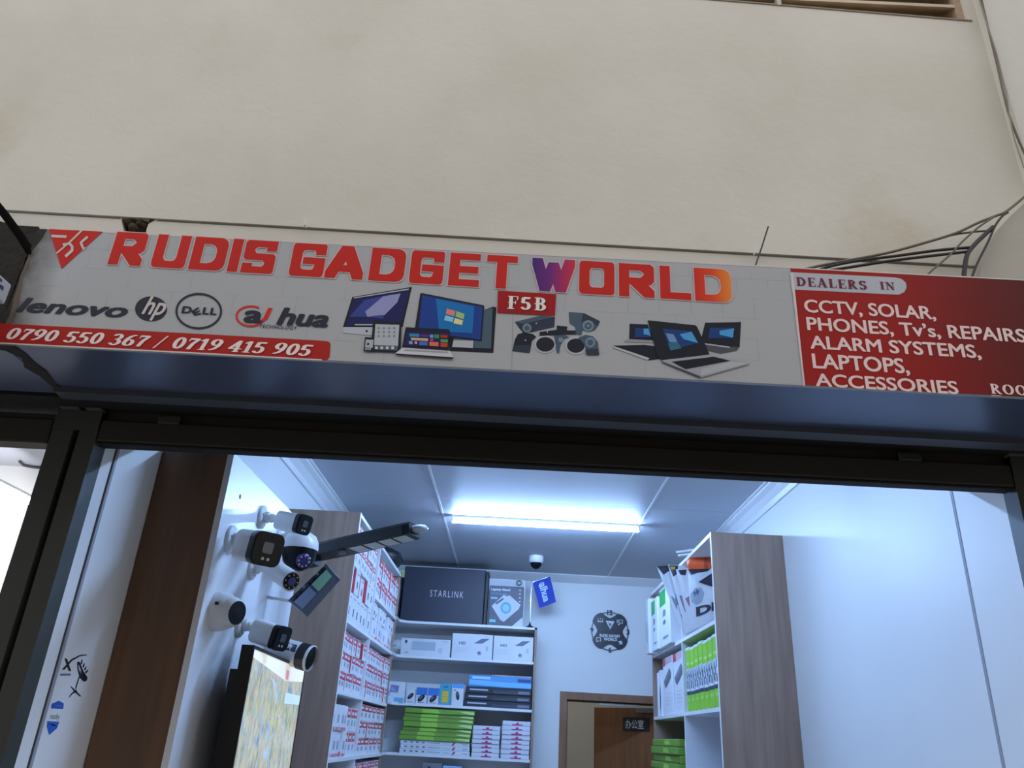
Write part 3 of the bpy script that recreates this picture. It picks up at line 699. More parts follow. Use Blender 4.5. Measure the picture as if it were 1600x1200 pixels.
sg('top_border', c4((325,158), (1600,200), (1600,196), (325,134))[:0] or c4((330,160), (345,160), (410,775), (402,775)), sv(176, 166, 166), 4)
sg('upper_border', [(62, 356.4), (1600, 436.4), (1600, 438.2), (62, 358.2)], sv(170, 166, 164), 1)
sign_text(serif_text('DEALERS', space=0.1), 1245, 1355, 432.5, 446.5, sv(92, 26, 44), 'dealers_lettering', 5, _dp)
sign_text(serif_text('IN', space=0.1), 1376, 1399, 440, 452.3-.5, sv(92, 26, 44), 'dealers_lettering', 5, _dp)
PINK = sv(192, 170, 168)
for body, xl, xr, yt, yb in (('CCTV, SOLAR,', 1258, 1464, 467.5, 491), ('PHONES, Tv\u2019s, REPAIRS', 1262, 1606, 495, 519), ('ALARM SYSTEMS,', 1267, 1535, 524, 548), ('LAPTOPS,', 1271, 1423, 552, 579), ('ACCESSORIES', 1275, 1499, 583, 603.5)):
    sign_text(bold2d(body, 0.026), xl, xr, yt, yb, PINK, 'dealers_line', 4)
sign_text(serif_text('ROO', space=0.06), 1549, 1606, 599.5, 615, PINK, 'room_lettering', 4)
sg('room_underline', [(1549, 617.4), (1564, 618.2), (1564, 619), (1549, 618.2)], PINK, 4)
# panel joint in the vinyl and grime
sg('vinyl_joint', [(801, 487), (802, 487), (800, 577.2), (799.2, 577.2)], sv(128, 128, 132), 1)
sgm([([(62, 357.6), (74, 358), (66, 372), (50, 392), (40, 402), (34, 418), (30, 440), (22, 462), (10, 500), (4, 520), (0, 535), (-10, 534)], M_grime, 0),
     ([(40, 402), (47, 398), (44, 415), (36, 432), (30, 470), (18, 505), (10, 510)], sv(78, 68, 58), 0)], 'grime_stain', 1)

# ---------------- crack / dark broken edge left of the sign, neighbour's sign corner, dark rod
bk = [PY(x, y, 1.66) for x, y in ((-60, 330), (24, 352), (60, 354), (64, 362), (40, 470), (0, 545), (-70, 560))]
struct('trim_10', MB().prism(bk, (0, 0.03, 0)), mat('soot_black_wall', (40, 36, 32), .9, var=.35, vscale=20, bump=.5))
nt_ = PY(19, 446, 1.55); nb_ = PY(9, 476, 1.55); nx = nt_.x
ns = thing('neighbour_sign', 'end of a pale printed sign box cut off at the left edge', 'sign', (nx-.4, 1.3, nb_.z))
MB().bbox(nx-.9, nx, 1.02, 1.55, nb_.z, nt_.z, .003).build('panel', sv(134, 138, 146), ns)
mbp = MB(); rr = random.Random(3)
for k in range(60):
    y = 1.04+rr.random()*.48; z = nb_.z+.006+rr.random()*(nt_.z-nb_.z-.016); q = .003+rr.random()*.006
    mbp.poly([(nx+.0006+k*2e-5, y, z), (nx+.0006+k*2e-5, y+q*2, z), (nx+.0006+k*2e-5, y+q*1.6, z+q), (nx+.0006+k*2e-5, y-q*.4, z+q*.8)])
mbp.build('printed_specks', sv(50, 48, 84), ns)
tag(MB().tube([PY(-30, 290, 1.58), PY(8, 336, 1.59), PY(34, 372, 1.60), PY(52, 402, 1.61)], 0.010, 10).build('dark_pipe', mat('dark_pipe', (16, 14, 13), .95, spec=.05)), 'dark slanting pipe at the far left above the sign', 'pipe')
cs = MB().prism([PZ(x, y, zb0+.0015) for x, y in ((-20, 530), (14, 537), (40, 553), (52, 566), (72, 580), (86, 600), (108, 612), (84, 606), (62, 588), (38, 574), (34, 560), (8, 548), (-20, 545))], (0, 0, 0.002))
tag(cs.build('soffit_crack', M_grime), 'dark ragged crack running across the underside of the canopy', 'crack', kind='structure')
struct('soffit_neighbour', MB().box(-3.4, SX0-0.004, SY+0.03, SYB+.05, zb0+.004, zb0+.02), M_soffit)
# ---------------- antenna rod and cables
tag(MB().tube([PY(1200.5, 354, 1.625), PY(1190, 387, 1.625), PY(1180.5, 414.5, 1.625), PY(1178, 424, 1.625)], 0.0022, 6).build('thin_rod', M_blackpl), 'thin black rod sticking up behind the white part of the sign', 'rod')
tag(MB().box(*(lambda p: (p.x-.0015, p.x+.0015, 1.66, 1.675, p.z-.012, p.z+.012))(PY(1178.5, 392, 1.67))).build('cable_clip', M_white), 'small white clip on the ledge beside the thin black rod', 'clip')
tag(MB().box(*(lambda p: (p.x-.0015, p.x+.0015, 1.66, 1.675, p.z-.010, p.z+.010))(PY(478, 350, 1.67))).build('cable_clip', M_white), 'tiny white clip on the ledge above the middle of the title', 'clip')
def smooth(pts, n=6):
    out = []
    P = [pts[0]] + list(pts) + [pts[-1]]
    for i in range(1, len(P)-2):
        for k in range(n):
            t = k/n; a, b, c, d = P[i-1], P[i], P[i+1], P[i+2]
            out.append(tuple(0.5*((2*b[j]) + (-a[j]+c[j])*t + (2*a[j]-5*b[j]+4*c[j]-d[j])*t*t + (-a[j]+3*b[j]-3*c[j]+d[j])*t**3) for j in range(len(b))))
    out.append(tuple(pts[-1])); return out
def cable(name, pts, r, m, label, Y=1.64):
    q = smooth(pts)
    return tag(MB().tube([PY(p[0], p[1], p[2] if len(p) > 2 else Y) for p in q], r, 8).build(name, m), label, 'cable')
def c5(*p): return [(1150+x/3.556, 280+y/3.556) for x, y in p]
CB = mat('black_cable', (36, 32, 30), .5); CG = mat('dusty_grey_cable', (112, 102, 92), .6)
cable('cable', c5((380,500),(520,470),(740,430),(880,400),(1060,350),(1220,300),(1350,240),(1440,205),(1500,180),(1600,100),(1680,30)), .0035, CG, 'dusty grey cable rising from the sign to the upper right wall edge', 1.635)
cable('cable', c5((470,500),(560,475),(700,450),(900,425),(1120,395),(1320,378)), .0038, CB, 'upper of two taut black cables above the red panel', 1.632)
cable('cable', c5((500,510),(640,488),(850,455),(1050,430),(1290,402)), .0038, CB, 'lower of two taut black cables above the red panel', 1.630)
cable('cable', c5((1060,350),(1180,315),(1300,295),(1420,285)), .0026, CG, 'short thin grey cable branching left from the cable knot', 1.64)
cable('cable', c5((1040,560),(1080,515),(1150,455),(1200,410),(1260,345),(1350,265),(1440,205)), .0026, CG, 'thin grey cable dropping diagonally behind the red panel', 1.628)
cable('cable', c5((1265,560),(1270,500),(1285,420),(1320,370),(1380,310),(1430,265)), .0055, CB, 'thick black cable curving down behind the right of the sign', 1.628)
cable('cable', c5((1305,560),(1340,470),(1400,350),(1440,260),(1480,205),(1510,185)), .003, CB, 'slim dark cable running down along the cement haunch', 1.626)
cable('cable', ((1528, -30), (1536, 10), (1548, 60), (1560, 110), (1574, 170), (1590, 215), (1606, 250)), .0032, CG, 'thicker grey cable running down the wall corner at upper right', 1.637)
cable('cable', ((1522, -30), (1538, 25), (1556, 80), (1566, 120), (1573, 150), (1582, 205), (1600, 262)), .0022, mat('pale_cable', (150, 142, 130), .6), 'thinner pale cable running down the wall corner at upper right', 1.635)

# ================================================================== INSIDE THE SHOP
# ---------------- lights
def tube_light(p0, p1, label, power, color):
    p0 = Vector(p0); p1 = Vector(p1); d = (p1-p0).normalized()
    t = thing('tube_light', label, 'light', (p0+p1)/2)
    MB().sweep(rrect(0.034, 0.018, 0.006), p0, p1, up=(0, 0, 1)).build('batten', M_trim, t)
    dz = Vector((0, 0, -0.021))
    prof = [(0.0155*math.cos(math.radians(a)), 0.0165*math.sin(math.radians(a))) for a in range(180, 361, 15)] + [(0.0155, 0.008), (-0.0155, 0.008)]
    MB().sweep(prof, p0+d*.012+dz, p1-d*.012+dz, up=(0, 0, 1)).build('diffuser', emis('tube_glow_%d' % int(power), color, power), t)
    for a, b in ((p0, p0+d*.012), (p1-d*.012, p1)):
        MB().sweep(rrect(0.036, 0.034, 0.008), a+dz*.7, b+dz*.7, up=(0, 0, 1)).build('end_cap', M_trim, t)
    MB().tube([p1-dz*.3, p1+d*.03-dz*.35, p1+d*.035+Vector((0, .0, .018))], .003, 6).build('lead', M_trim, t)
    return t
tl = PZ(706, 812, CE-0.02); tr = PZ(1001, 823, CE-0.02)
ty = (tl.y+tr.y)/2
tube_light((tl.x, ty, CE-0.0095), (tr.x, ty, CE-0.0095), 'glowing LED tube light on the shop ceiling', TUBE_POWER, TUBE_COLOR)
tube_light((tl.x, 2.95, CE-0.0095), (tr.x, 2.95, CE-0.0095), 'second tube light on the shop ceiling, above the display board', TUBE_POWER, TUBE_COLOR)
na = PY(53, 786, 4.05); 
tube_light((na.x, 2.75, na.z+.02), (na.x, 4.05, na.z+.02), 'glowing tube light in the shop to the left', 110.0, (0.93, 0.94, 1.0))
nh = thing('hook_wire', 'bent dark wire hook on the ceiling of the shop to the left', 'hook', PZ(45, 724, CE-.008))
MB().tube([PZ(x, y, CE-.008) for x, y in ((31, 721), (37, 727), (50, 729.5), (66, 731))], .008, 6).build('wire', mat('dark_wire', (60, 60, 64), .5), nh)

# ---------------- shelf units
T = 0.018
def shelf_unit(name, label, xw, xf, y0, y1, top, divs, shelves, endwood=True):
    """unit against a side wall: xw wall side, xf open face; y0 front end panel; shelves: {col: [z tops]}"""
    t = thing(name, label, 'shelf', ((xw+xf)/2, (y0+y1)/2, 0))
    a, b = min(xw, xf), max(xw, xf); s = 1 if xf > xw else -1
    MB().box(a, b, y0, y0+T, 0, top).build('end_panel', M_wood, t)
    MB().box(a, b, y1-T, y1, 0, top).build('end_panel', M_wood, t)
    e0, e1 = (xf, xf+0.0015*s)
    MB().box(min(e0, e1), max(e0, e1), y0, y0+T, 0, top).build('edge_strip', M_white, t)
    MB().box(a, b, y0+T, y1-T, top-T, top).build('top_board', M_white, t)
    xb0, xb1 = (xw, xw+0.006*s)
    MB().box(min(xb0, xb1), max(xb0, xb1), y0+T, y1-T, 0, top-T).build('back_panel', M_white, t)
    ys = [y0+T] + [d for d in divs] + [y1-T]
    for d in divs:
        MB().box(min(xw+.006*s, xf), max(xw+.006*s, xf), d-T/2, d+T/2, 0, top-T).build('divider', M_white, t)
    for c in range(len(ys)-1):
        c0 = ys[c] + (T/2 if c else 0); c1 = ys[c+1] - (T/2 if c < len(ys)-2 else 0)
        for z in shelves[c]:
            MB().box(min(xw+.006*s, xf), max(xw+.006*s, xf), c0, c1, z-T, z).build('shelf_board', M_white, t)
    return t
LF = -0.80; LY0, LY1 = 3.83, 5.45; LD = 4.53
LZ = [2.186, 1.869, 1.58, 1.27, 0.95, 0.6, 0.1]
shelf_unit('shelf_unit', 'brown-sided white shelf unit full of red and white boxes on the left', LW, LF, LY0, LY1, 2.70, [LD], [LZ, [2.186, 2.41] + LZ[1:]])
RF = 0.965; RY0, RY1 = 3.86, 5.68; RD = 4.67
RZ = [2.275, 1.885, 1.50, 1.12, 0.7, 0.1]
shelf_unit('shelf_unit', 'brown-sided white shelf unit with green boxes on the right', RW, RF, RY0, RY1, 2.70, [RD], [RZ, RZ])
hl = PY(1187, 1073, RY0)
tag(MB().lathe([(0.0, -.001), (0.006, -.001), (0.006, .001)], (hl.x, RY0, hl.z), (0, -1, 0), n=12).build('screw_cap', M_blackpl), 'small dark screw hole cap on the brown side of the right unit', 'screw')

# back unit with a return along the left wall
BF = 6.20
BZ = [PY(839, 980.5, BF).z, PY(833, 1034.5, BF).z, PY(830, 1109, BF).z, PY(827, 1187.5, BF).z, 1.20, 0.85, 0.45, 0.1]
BXR = PY(835, 1000, BF).x; BCX = -0.875
bu = thing('corner_shelf', 'white corner shelving along the back wall beside the door', 'shelf', (-0.4, 6.36, 0))
MB().box(BXR, BXR+T, BF, BW, 0, BZ[0]).build('end_panel', M_wood, bu)
MB().box(LW+0.006, BXR, BW-0.006, BW, 0, BZ[0]-T).build('back_panel', M_white, bu)
MB().box(LW, LW+0.006, LY1, BW, 0, BZ[0]-T).build('back_panel', M_white, bu)
MB().box(BCX-.1, BCX-.1+T, BF+.12, BW-.006, 0, BZ[0]-T).build('divider', M_white, bu)
for k, z in enumerate(BZ):
    xr = BXR+T if k == 0 else BXR
    MB().prism([(LW+.006, LY1+.001, z-T), (BCX, LY1+.001, z-T), (BCX, BF-.05, z-T), (BCX+.05, BF, z-T), (xr, BF, z-T), (xr, BW-.006, z-T), (LW+.006, BW-.006, z-T)], (0, 0, T)).build('shelf_board', M_white, bu)

# display partition near the front, left
DF, DY0, DY1, DT = -0.935, 2.39, 3.34, 2.50
dp = thing('display_partition', 'white camera display board with a dark wood front end', 'partition', (-1.05, 2.86, 0))
MB().box(DF-0.02, DF, DY0, DY1, 0, DT).build('white_board', M_white, dp)
MB().box(LW+.004, DF-0.02, DY0, DY0+T, 0, DT).build('front_panel', M_wood_dark, dp)
MB().box(LW+.004, DF-0.02, DY1-T, DY1, 0, DT).build('end_panel', M_wood_dark, dp)
MB().box(LW+.004, DF-0.02, DY0+T, DY1-T, DT-T, DT).build('top_board', M_white, dp)
hp_ = PX(375, 776, DF)
MB().lathe([(0, .0012), (0.008, .0012), (0.008, 0)], hp_, (1, 0, 0), n=14).build('cable_hole', M_blackpl, dp)

# ---------------- back door
dr = thing('door_1', 'brown wooden office door standing half open in its frame', 'door', (0.85, BW, 0)); dr['kind'] = 'structure'
fw = 0.055
MB().box(DX0-fw, DX0, BW-0.012, BW+0.12, 0, DZ+fw).build('door_frame', M_frame_wood, dr)
MB().box(DX1, DX1+fw, BW-0.012, BW+0.12, 0, DZ+fw).build('door_frame', M_frame_wood, dr)
MB().box(DX0, DX1, BW-0.012, BW+0.12, DZ, DZ+fw).build('door_frame', M_frame_wood, dr)
MB().box(DX0, DX0+.012, BW+0.05, BW+0.09, 0, DZ-.012).build('door_stop', M_frame_wood, dr)
MB().box(DX0, DX1, BW+0.05, BW+0.09, DZ-.012, DZ).build('door_stop', M_frame_wood, dr)
ang = math.radians(48); hx, hy = DX1-0.005, BW+0.125; LWD = 0.80
du = Vector((-math.cos(ang), math.sin(ang), 0)); dn = Vector((-math.sin(ang), -math.cos(ang), 0))   # dn faces the shop
H = Vector((hx, hy, 0))
leaf_top = DZ-0.02
leaf = MB().prism([H+Vector((0, 0, .008)), H+du*LWD+Vector((0, 0, .008)), H+du*LWD+Vector((0, 0, leaf_top)), H+Vector((0, 0, leaf_top))], -dn*0.038).build('door_leaf', M_door, dr)
# office plate on the leaf
def LFp(u, z, d=0.0): return H + du*u + dn*d + Vector((0, 0, z))
def leaf_u(px, py):                                    # where a ray meets the leaf plane
    r = ray(px, py); o = Vector((0, 0, CZ)); t = (H-o).dot(dn)/r.dot(dn); p = o + r*t
    return (p-H).dot(du), p.z
ua, za = leaf_u(973.5, 1120.5); ub, zb = leaf_u(1015, 1143.5)
pl = MB().prism([LFp(ua, zb, .004), LFp(ub, zb, .004), LFp(ub, za, .004), LFp(ua, za, .004)], -dn*.004).build('office_plate', mat('dark_plate', (44, 42, 46), .3), leaf)
v, f = fit(text2d('\u529e\u516c\u5ba4', bold=0.012), lambda a, b: LFp(ua+(ub-ua)*(.10+.70*a), zb+(za-zb)*(.16+.68*b), .0050))
MB().add(v, f).build('plate_lettering', mat('pale_lettering', (205, 205, 210), .4), leaf)
MB().prism([LFp(.12, leaf_top-.035, .03), LFp(.32, leaf_top-.035, .03), LFp(.32, leaf_top-.002, .03), LFp(.12, leaf_top-.002, .03)], -dn*.03).build('door_closer', M_grey, leaf)
MB().box(0.69, 0.98, BW+0.02, BW+0.045, DZ-.028, DZ-.012).build('closer_arm', mat('pale_metal', (170, 166, 158), .4, metal=.6), dr)
# room behind the door
struct('wall_office_back', MB().box(-0.8, 2.2, 8.6, 8.7, 0, 3.0), mat('office_wall', (176, 172, 160), .6, var=.03))
struct('wall_office_left', MB().box(-0.9, -0.8, 6.64, 8.7, 0, 3.0), mat('office_wall', (176, 172, 160), .6, var=.03))
struct('wall_office_right', MB().box(2.2, 2.3, 6.64, 8.7, 0, 3.0), mat('office_wall', (176, 172, 160), .6, var=.03))
struct('ceiling_office', MB().box(-0.9, 2.3, 6.64, 8.7, 3.0, 3.1), M_ceil)
struct('floor_office', MB().box(-0.9, 2.3, 8.95-2.31, 8.7, -0.1, -.001), M_floor_in)
tube_light((0.0, 7.4, 2.99), (0.6, 7.4, 2.99), 'unseen tube light added to brighten the room behind the open door', 84.0, (.93, .97, 1.0))  # lamp out of view, added to brighten the office seen through the doorway

# ---------------- ceiling dome camera
dc = PZ(838, 869, CE)
dm = thing('dome_camera', 'small white dome camera on the ceiling near the back wall', 'camera', dc)
MB().lathe([(0, 0), (.052, 0), (.055, -.006), (.055, -.036), (.050, -.044), (.044, -.046)], dc, (0, 0, 1)).build('housing', M_camwhite, dm)
MB().lathe([(.045, -.044), (.044, -.058), (.038, -.075), (.026, -.089), (.012, -.096), (0, -.097)], dc, (0, 0, 1)).build('dome', M_gloss, dm)
MB().lathe([(.046, -.046), (.047, -.050), (.044, -.052)], dc, (0, 0, 1)).build('trim_ring', M_camwhite, dm)

# ---------------- wall clock
cc = PY(953, 986, BW-.012); CR = 0.157
ck = thing('wall_clock', 'black cut-out wall clock with white lettering on the back wall', 'clock', cc)
def CP(a, r, d=0): return Vector((cc.x + r*math.sin(math.radians(a)), cc.y-d, cc.z + r*math.cos(math.radians(a))))
out = []
for q in range(4):
    c0 = 90*q
    # concave arc at the cardinal point: chord dips towards the centre
    for k in range(9):
        t = -1 + k/4
        a = c0 + t*25; out.append(CP(a, CR*(0.97 - 0.32*math.cos(t*math.pi/2)**0.8)))
    for k in range(9): out.append(CP(c0+27+k*36/8, CR*(1.0+.05*math.sin(k/8*math.pi))))
face = MB().prism(out, (0, .008, 0)).build('clock_face', mat('clock_black', (20, 21, 28), .35), ck)
for q in range(4):
    ring = [CP(90*q-26+k*52/10, CR*.955) for k in range(11)] + [CP(90*q+26-k*52/10, CR*.915) for k in range(11)]
    MB().prism(ring, (0, .008, 0)).build('rim_bar', MATS['clock_black'], ck)
for s_, a in (('12', 0), ('3', 90), ('6', 180), ('9', 270)):
    p = CP(a, CR*.92, .002); w = .042 if len(s_) == 2 else .024; h = .04
    v, f = fit(text2d(s_, bold=.03), plane_map((p.x-w/2, p.y, p.z-h/2), (w, 0, 0), (0, 0, h)))
    MB().add(v, f).add([x+Vector((0, .008, 0)) for x in v], f).build('numeral', MATS['clock_black'], ck)
CW = mat('clock_white', (214, 216, 220), .4)
def ctext(b, x0, x1, z0, z1, nm='lettering'):
    v, f = fit(text2d(b, bold=.04), plane_map((cc.x+x0, cc.y-.001, cc.z+z0), (x1-x0, 0, 0), (0, 0, z1-z0))); MB().add(v, f).build(nm, CW, ck)
ctext('RUDIS GADGET', -.082, .082, -.048, -.026); ctext('WORLD', -.050, .058, -.076, -.052)
def cshape(pts, nm, m=CW, d=.0012): MB().poly([(cc.x+x, cc.y-d, cc.z+z) for x, z in pts]).build(nm, m, ck)
cshape([(-.034, .078), (.036, .078), (.003, .006)], 'emblem'); cshape([(-.006, .058), (.010, .062), (.004, .040), (-.004, .044)], 'emblem_cut', MATS['clock_black'], .0016)
MB().tube([(cc.x, cc.y-.003, cc.z+.002), (cc.x+.016, cc.y-.003, cc.z+.05)], .0022, 6).build('hand', MATS['clock_black'], ck)
MB().tube([(cc.x, cc.y-.003, cc.z+.002), (cc.x-.012, cc.y-.003, cc.z+.07)], .0018, 6).build('hand', MATS['clock_black'], ck)
cshape([(-.100, .066), (-.056, .066), (-.056, .073), (-.100, .073)], 'router_icon'); cshape([(-.094, .073), (-.090, .073), (-.096, .098), (-.099, .098)], 'router_icon'); cshape([(-.064, .073), (-.060, .073), (-.053, .1), (-.056, .1)], 'router_icon'); cshape([(-.082, .088), (-.072, .088), (-.077, .1)], 'router_icon')
def cframe(x0, x1, z0, z1, w=.005):
    for p in (((x0, z0), (x1, z0), (x1, z0+w), (x0, z0+w)), ((x0, z1-w), (x1, z1-w), (x1, z1), (x0, z1)), ((x0, z0), (x0+w, z0), (x0+w, z1), (x0, z1)), ((x1-w, z0), (x1, z0), (x1, z1), (x1-w, z1))): cshape(p, 'screen_icon')
cframe(.070, .104, .062, .092); cshape([(.056, .066), (.063, .066), (.063, .092), (.056, .092)], 'tower_icon'); cshape([(.064, .048), (.078, .052), (.078, .058), (.064, .056)], 'tower_icon')
cframe(-.110, -.072, -.084, -.054); cshape([(-.108, -.09), (-.094, -.088), (-.094, -.084), (-.108, -.084)], 'screen_icon')
cshape([(.066, -.076), (.094, -.070), (.098, -.082), (.074, -.088)], 'camera_icon'); cshape([(.076, -.092), (.102, -.086), (.1, -.094), (.078, -.1)], 'camera_icon')

# ---------------- products on the back shelves
def pbox(name, label, cat, x0, x1, y0, y1, z0, z1, m, group=None, r=0.003):
    o = MB().bbox(x0, x1, y0, y1, z0, z1, r).build(name, m)
    return tag(o, label, cat, group)
def fprint(o, pts, m, nm='print', d=.0008):                # pts in 0..1 of the box front (facing -Y)
    v = [Vector(c) for c in o.bound_box]; b = wloc(o)
    x0, x1 = b.x+min(q.x for q in v), b.x+max(q.x for q in v); z0, z1 = b.z+min(q.z for q in v), b.z+max(q.z for q in v); y0 = b.y+min(q.y for q in v)
    return MB().poly([(x0+(x1-x0)*u, y0-d, z0+(z1-z0)*w) for u, w in pts]).build(nm, m, o)
def ftext(o, body, u0, u1, w0, w1, m, bold=.01, nm='lettering', d=.0012, space=1.0):
    v = [Vector(c) for c in o.bound_box]; b = wloc(o)
    x0, x1 = b.x+min(q.x for q in v), b.x+max(q.x for q in v); z0, z1 = b.z+min(q.z for q in v), b.z+max(q.z for q in v); y0 = b.y+min(q.y for q in v)
    vv, f = fit(text2d(body, bold=bold, space=space), plane_map((x0+(x1-x0)*u0, y0-d, z0+(z1-z0)*w0), ((x1-x0)*(u1-u0), 0, 0), (0, 0, (z1-z0)*(w1-w0))))
    return MB().add(vv, f).build(nm, m, o)
def rect(a, b, c, d): return [(a, c), (b, c), (b, d), (a, d)]
def ellu(cx, cy, rx, ry, n=16, rot=0): 
    out = []
    for i in range(n):
        t = 2*math.pi*i/n; x = rx*math.cos(t); y = ry*math.sin(t); c, s = math.cos(rot), math.sin(rot)
        out.append((cx+x*c-y*s, cy+x*s+y*c))
    return out
FYB = BF+0.012                                              # fronts of the boxes
bx = lambda px, py: PY(px, py, FYB).x
bz = lambda px, py: PY(px, py, FYB).z
# top: large dark box, fan box, white box behind, flag stand
M_navy = mat('matt_navy_card', (40, 42, 58), .5, var=.03)
b1 = pbox('product_box', 'large dark navy carton with pale lettering on top of the back shelf', 'box', bx(628, 930), bx(757, 930), FYB, FYB+.26, BZ[0], bz(700, 888), M_navy, r=.006)
ftext(b1, 'STARLINK', .34, .745, .46, .58, mat('silver_print', (196, 200, 206), .4), bold=.0, space=1.35)
sd = MB().bbox(bx(757, 930)+.001, bx(762.5, 930), FYB+.012, FYB+.25, BZ[0], bz(762, 893), .004).build('lid_flap', mat('black_card', (20, 20, 26), .5), b1)
b0 = pbox('product_box', 'black carton wedged left of the large navy carton', 'box', bx(628, 930)-.085, bx(628, 930)-.006, FYB-.03, FYB+.2, BZ[0], bz(622, 902), mat('black_card', (20, 20, 26), .5))
fprint(b0, rect(.82, .9, .05, .8), M_grey)
yb = pbox('packet', 'pale yellow-green packet lying on the black carton', 'packet', bx(614, 890), bx(633, 890), FYB+.0, FYB+.12, bz(622, 902)+.0005, bz(622, 890), pr(176, 186, 130))
fprint(yb, rect(.2, .8, .3, .6), pr(120, 134, 90))
gb = pbox('packet', 'white and green packet left of the black carton on the corner shelf', 'packet', bx(628, 930)-.17, bx(628, 930)-.092, FYB-.15, FYB+.1, BZ[0], bz(612, 918), pr(206, 210, 204))
b2 = pbox('product_box', 'dark laptop cooling stand box with a tilted pale stand picture', 'box', bx(764.5, 930)+.002, bx(818, 930), FYB-.002, FYB+.07, BZ[0], bz(790, 916), mat('slate_card', (58, 60, 76), .45))
ftext(b2, 'Laptop Stand', .04, .60, .86, .94, pr(220, 222, 226), bold=.03); ftext(b2, 'Desktop Fan', .04, .52, .76, .83, pr(90, 150, 190), bold=.01)
fprint(b2, rect(.04, .24, .66, .71), pr(130, 180, 200)); fprint(b2, rect(.04, .22, .08, .15), pr(110, 190, 210))
fprint(b2, [(.70, .0), (1, .0), (1, .24)], pr(200, 204, 210)); fprint(b2, [(.08, .48), (.42, .78), (.52, .74), (.58, .78), (.92, .55), (.88, .44), (.46, .10), (.36, .14)], pr(190, 198, 206)); fprint(b2, ellu(.50, .45, .16, .15), pr(90, 160, 180), d=.0012); fprint(b2, ellu(.50, .45, .10, .09), pr(140, 200, 210), d=.0016); fprint(b2, [(.18, .56), (.40, .70), (.43, .66), (.22, .52)], pr(60, 64, 78), d=.0012)
for k in range(5): fprint(b2, rect(.87, .92, .52+k*.095, .545+k*.095), pr(210, 214, 220), d=.0012)
b3 = pbox('product_box', 'plain white carton standing behind the laptop stand box', 'box', bx(762, 905)+.01, bx(822, 905), FYB+.085, FYB+.26, BZ[0], bz(795, 902), pr(212, 214, 218))
fprint(b3, rect(.05, .6, .78, .97), pr(196, 198, 206))
cp_ = PY(811, 911, FYB-.004)
coil = thing('cable_coil', 'small dark coil of wire hanging over the laptop stand box corner', 'coil', cp_)
MB().tube([cp_+Vector((.022*math.cos(t*math.pi/8), 0, .020*math.sin(t*math.pi/8))) for t in range(17)], .003, 6).build('loop', M_blackpl, coil)
MB().tube([cp_+Vector((.013*math.cos(t*math.pi/8), -.003, .013*math.sin(t*math.pi/8))) for t in range(17)], .0025, 6).build('loop', M_blackpl, coil)
fp = Vector((bx(828, 974), FYB+.01, BZ[0]))
fl = thing('flag_stand', 'small blue table flag on a chrome stand at the end of the shelf', 'flag', fp)
MB().lathe([(0, 0), (.036, 0), (.036, .004), (.02, .010), (.008, .022), (.004, .04)], fp, (0, 0, 1)).build('base', mat('dark_chrome', (90, 94, 100), .2, metal=.9), fl)
MB().cyl(fp+Vector((0, 0, .02)), fp+Vector((0, 0, bz(827, 906)-fp.z)), .004, n=10).build('pole', M_chrome, fl)
FC = [PY(x, y, FYB+.005) for x, y in ((832, 910), (859.5, 901), (869, 940.5), (843, 950))]
MB().cyl(fp+Vector((0, 0, bz(827, 910)-fp.z)), FC[1]+Vector((0, 0, .002)), .003, n=8).build('cross_arm', M_chrome, fl)
def FM(u, v):                                              # flag cloth with a gentle ripple; u across, v down
    a = FC[0].lerp(FC[1], u); b = FC[3].lerp(FC[2], u); p = a.lerp(b, v)
    return p + Vector((0, .006*math.sin(v*7+u*2), 0))
gv = []; n1, n2 = 9, 13
for j in range(n2):
    for i in range(n1): gv.append(FM(i/(n1-1), j/(n2-1)))
MB().add(gv + [p+Vector((0, .001, 0)) for p in gv], [(j*n1+i, j*n1+i+1, (j+1)*n1+i+1, (j+1)*n1+i) for j in range(n2-1) for i in range(n1-1)] + [tuple(n1*n2+q for q in reversed((j*n1+i, j*n1+i+1, (j+1)*n1+i+1, (j+1)*n1+i))) for j in range(n2-1) for i in range(n1-1)], 0, True).build('flag_cloth', mat('blue_flag_cloth', (34, 62, 170), .7, bump=.2, bscale=60), fl)
v, f = fit(text2d('alhua', bold=.03), lambda a, b: FM(.30+.42*b, .14+.72*a) + Vector((0, -.002, 0)))
MB().add(v, f).build('flag_lettering', pr(190, 210, 230), fl)
q = []
for k in range(20):
    t0 = 2*math.pi*k/20*.8+.5; t1 = 2*math.pi*(k+1)/20*.8+.5
    q.append([FM(.48+r*math.cos(t), .22+r*.6*math.sin(t)) + Vector((0, -.002, 0)) for t, r in ((t0, .2), (t1, .2), (t1, .165), (t0, .165))])
mb = MB(); [mb.poly(p) for p in q]; mb.build('flag_swirl', pr(190, 210, 230), fl)
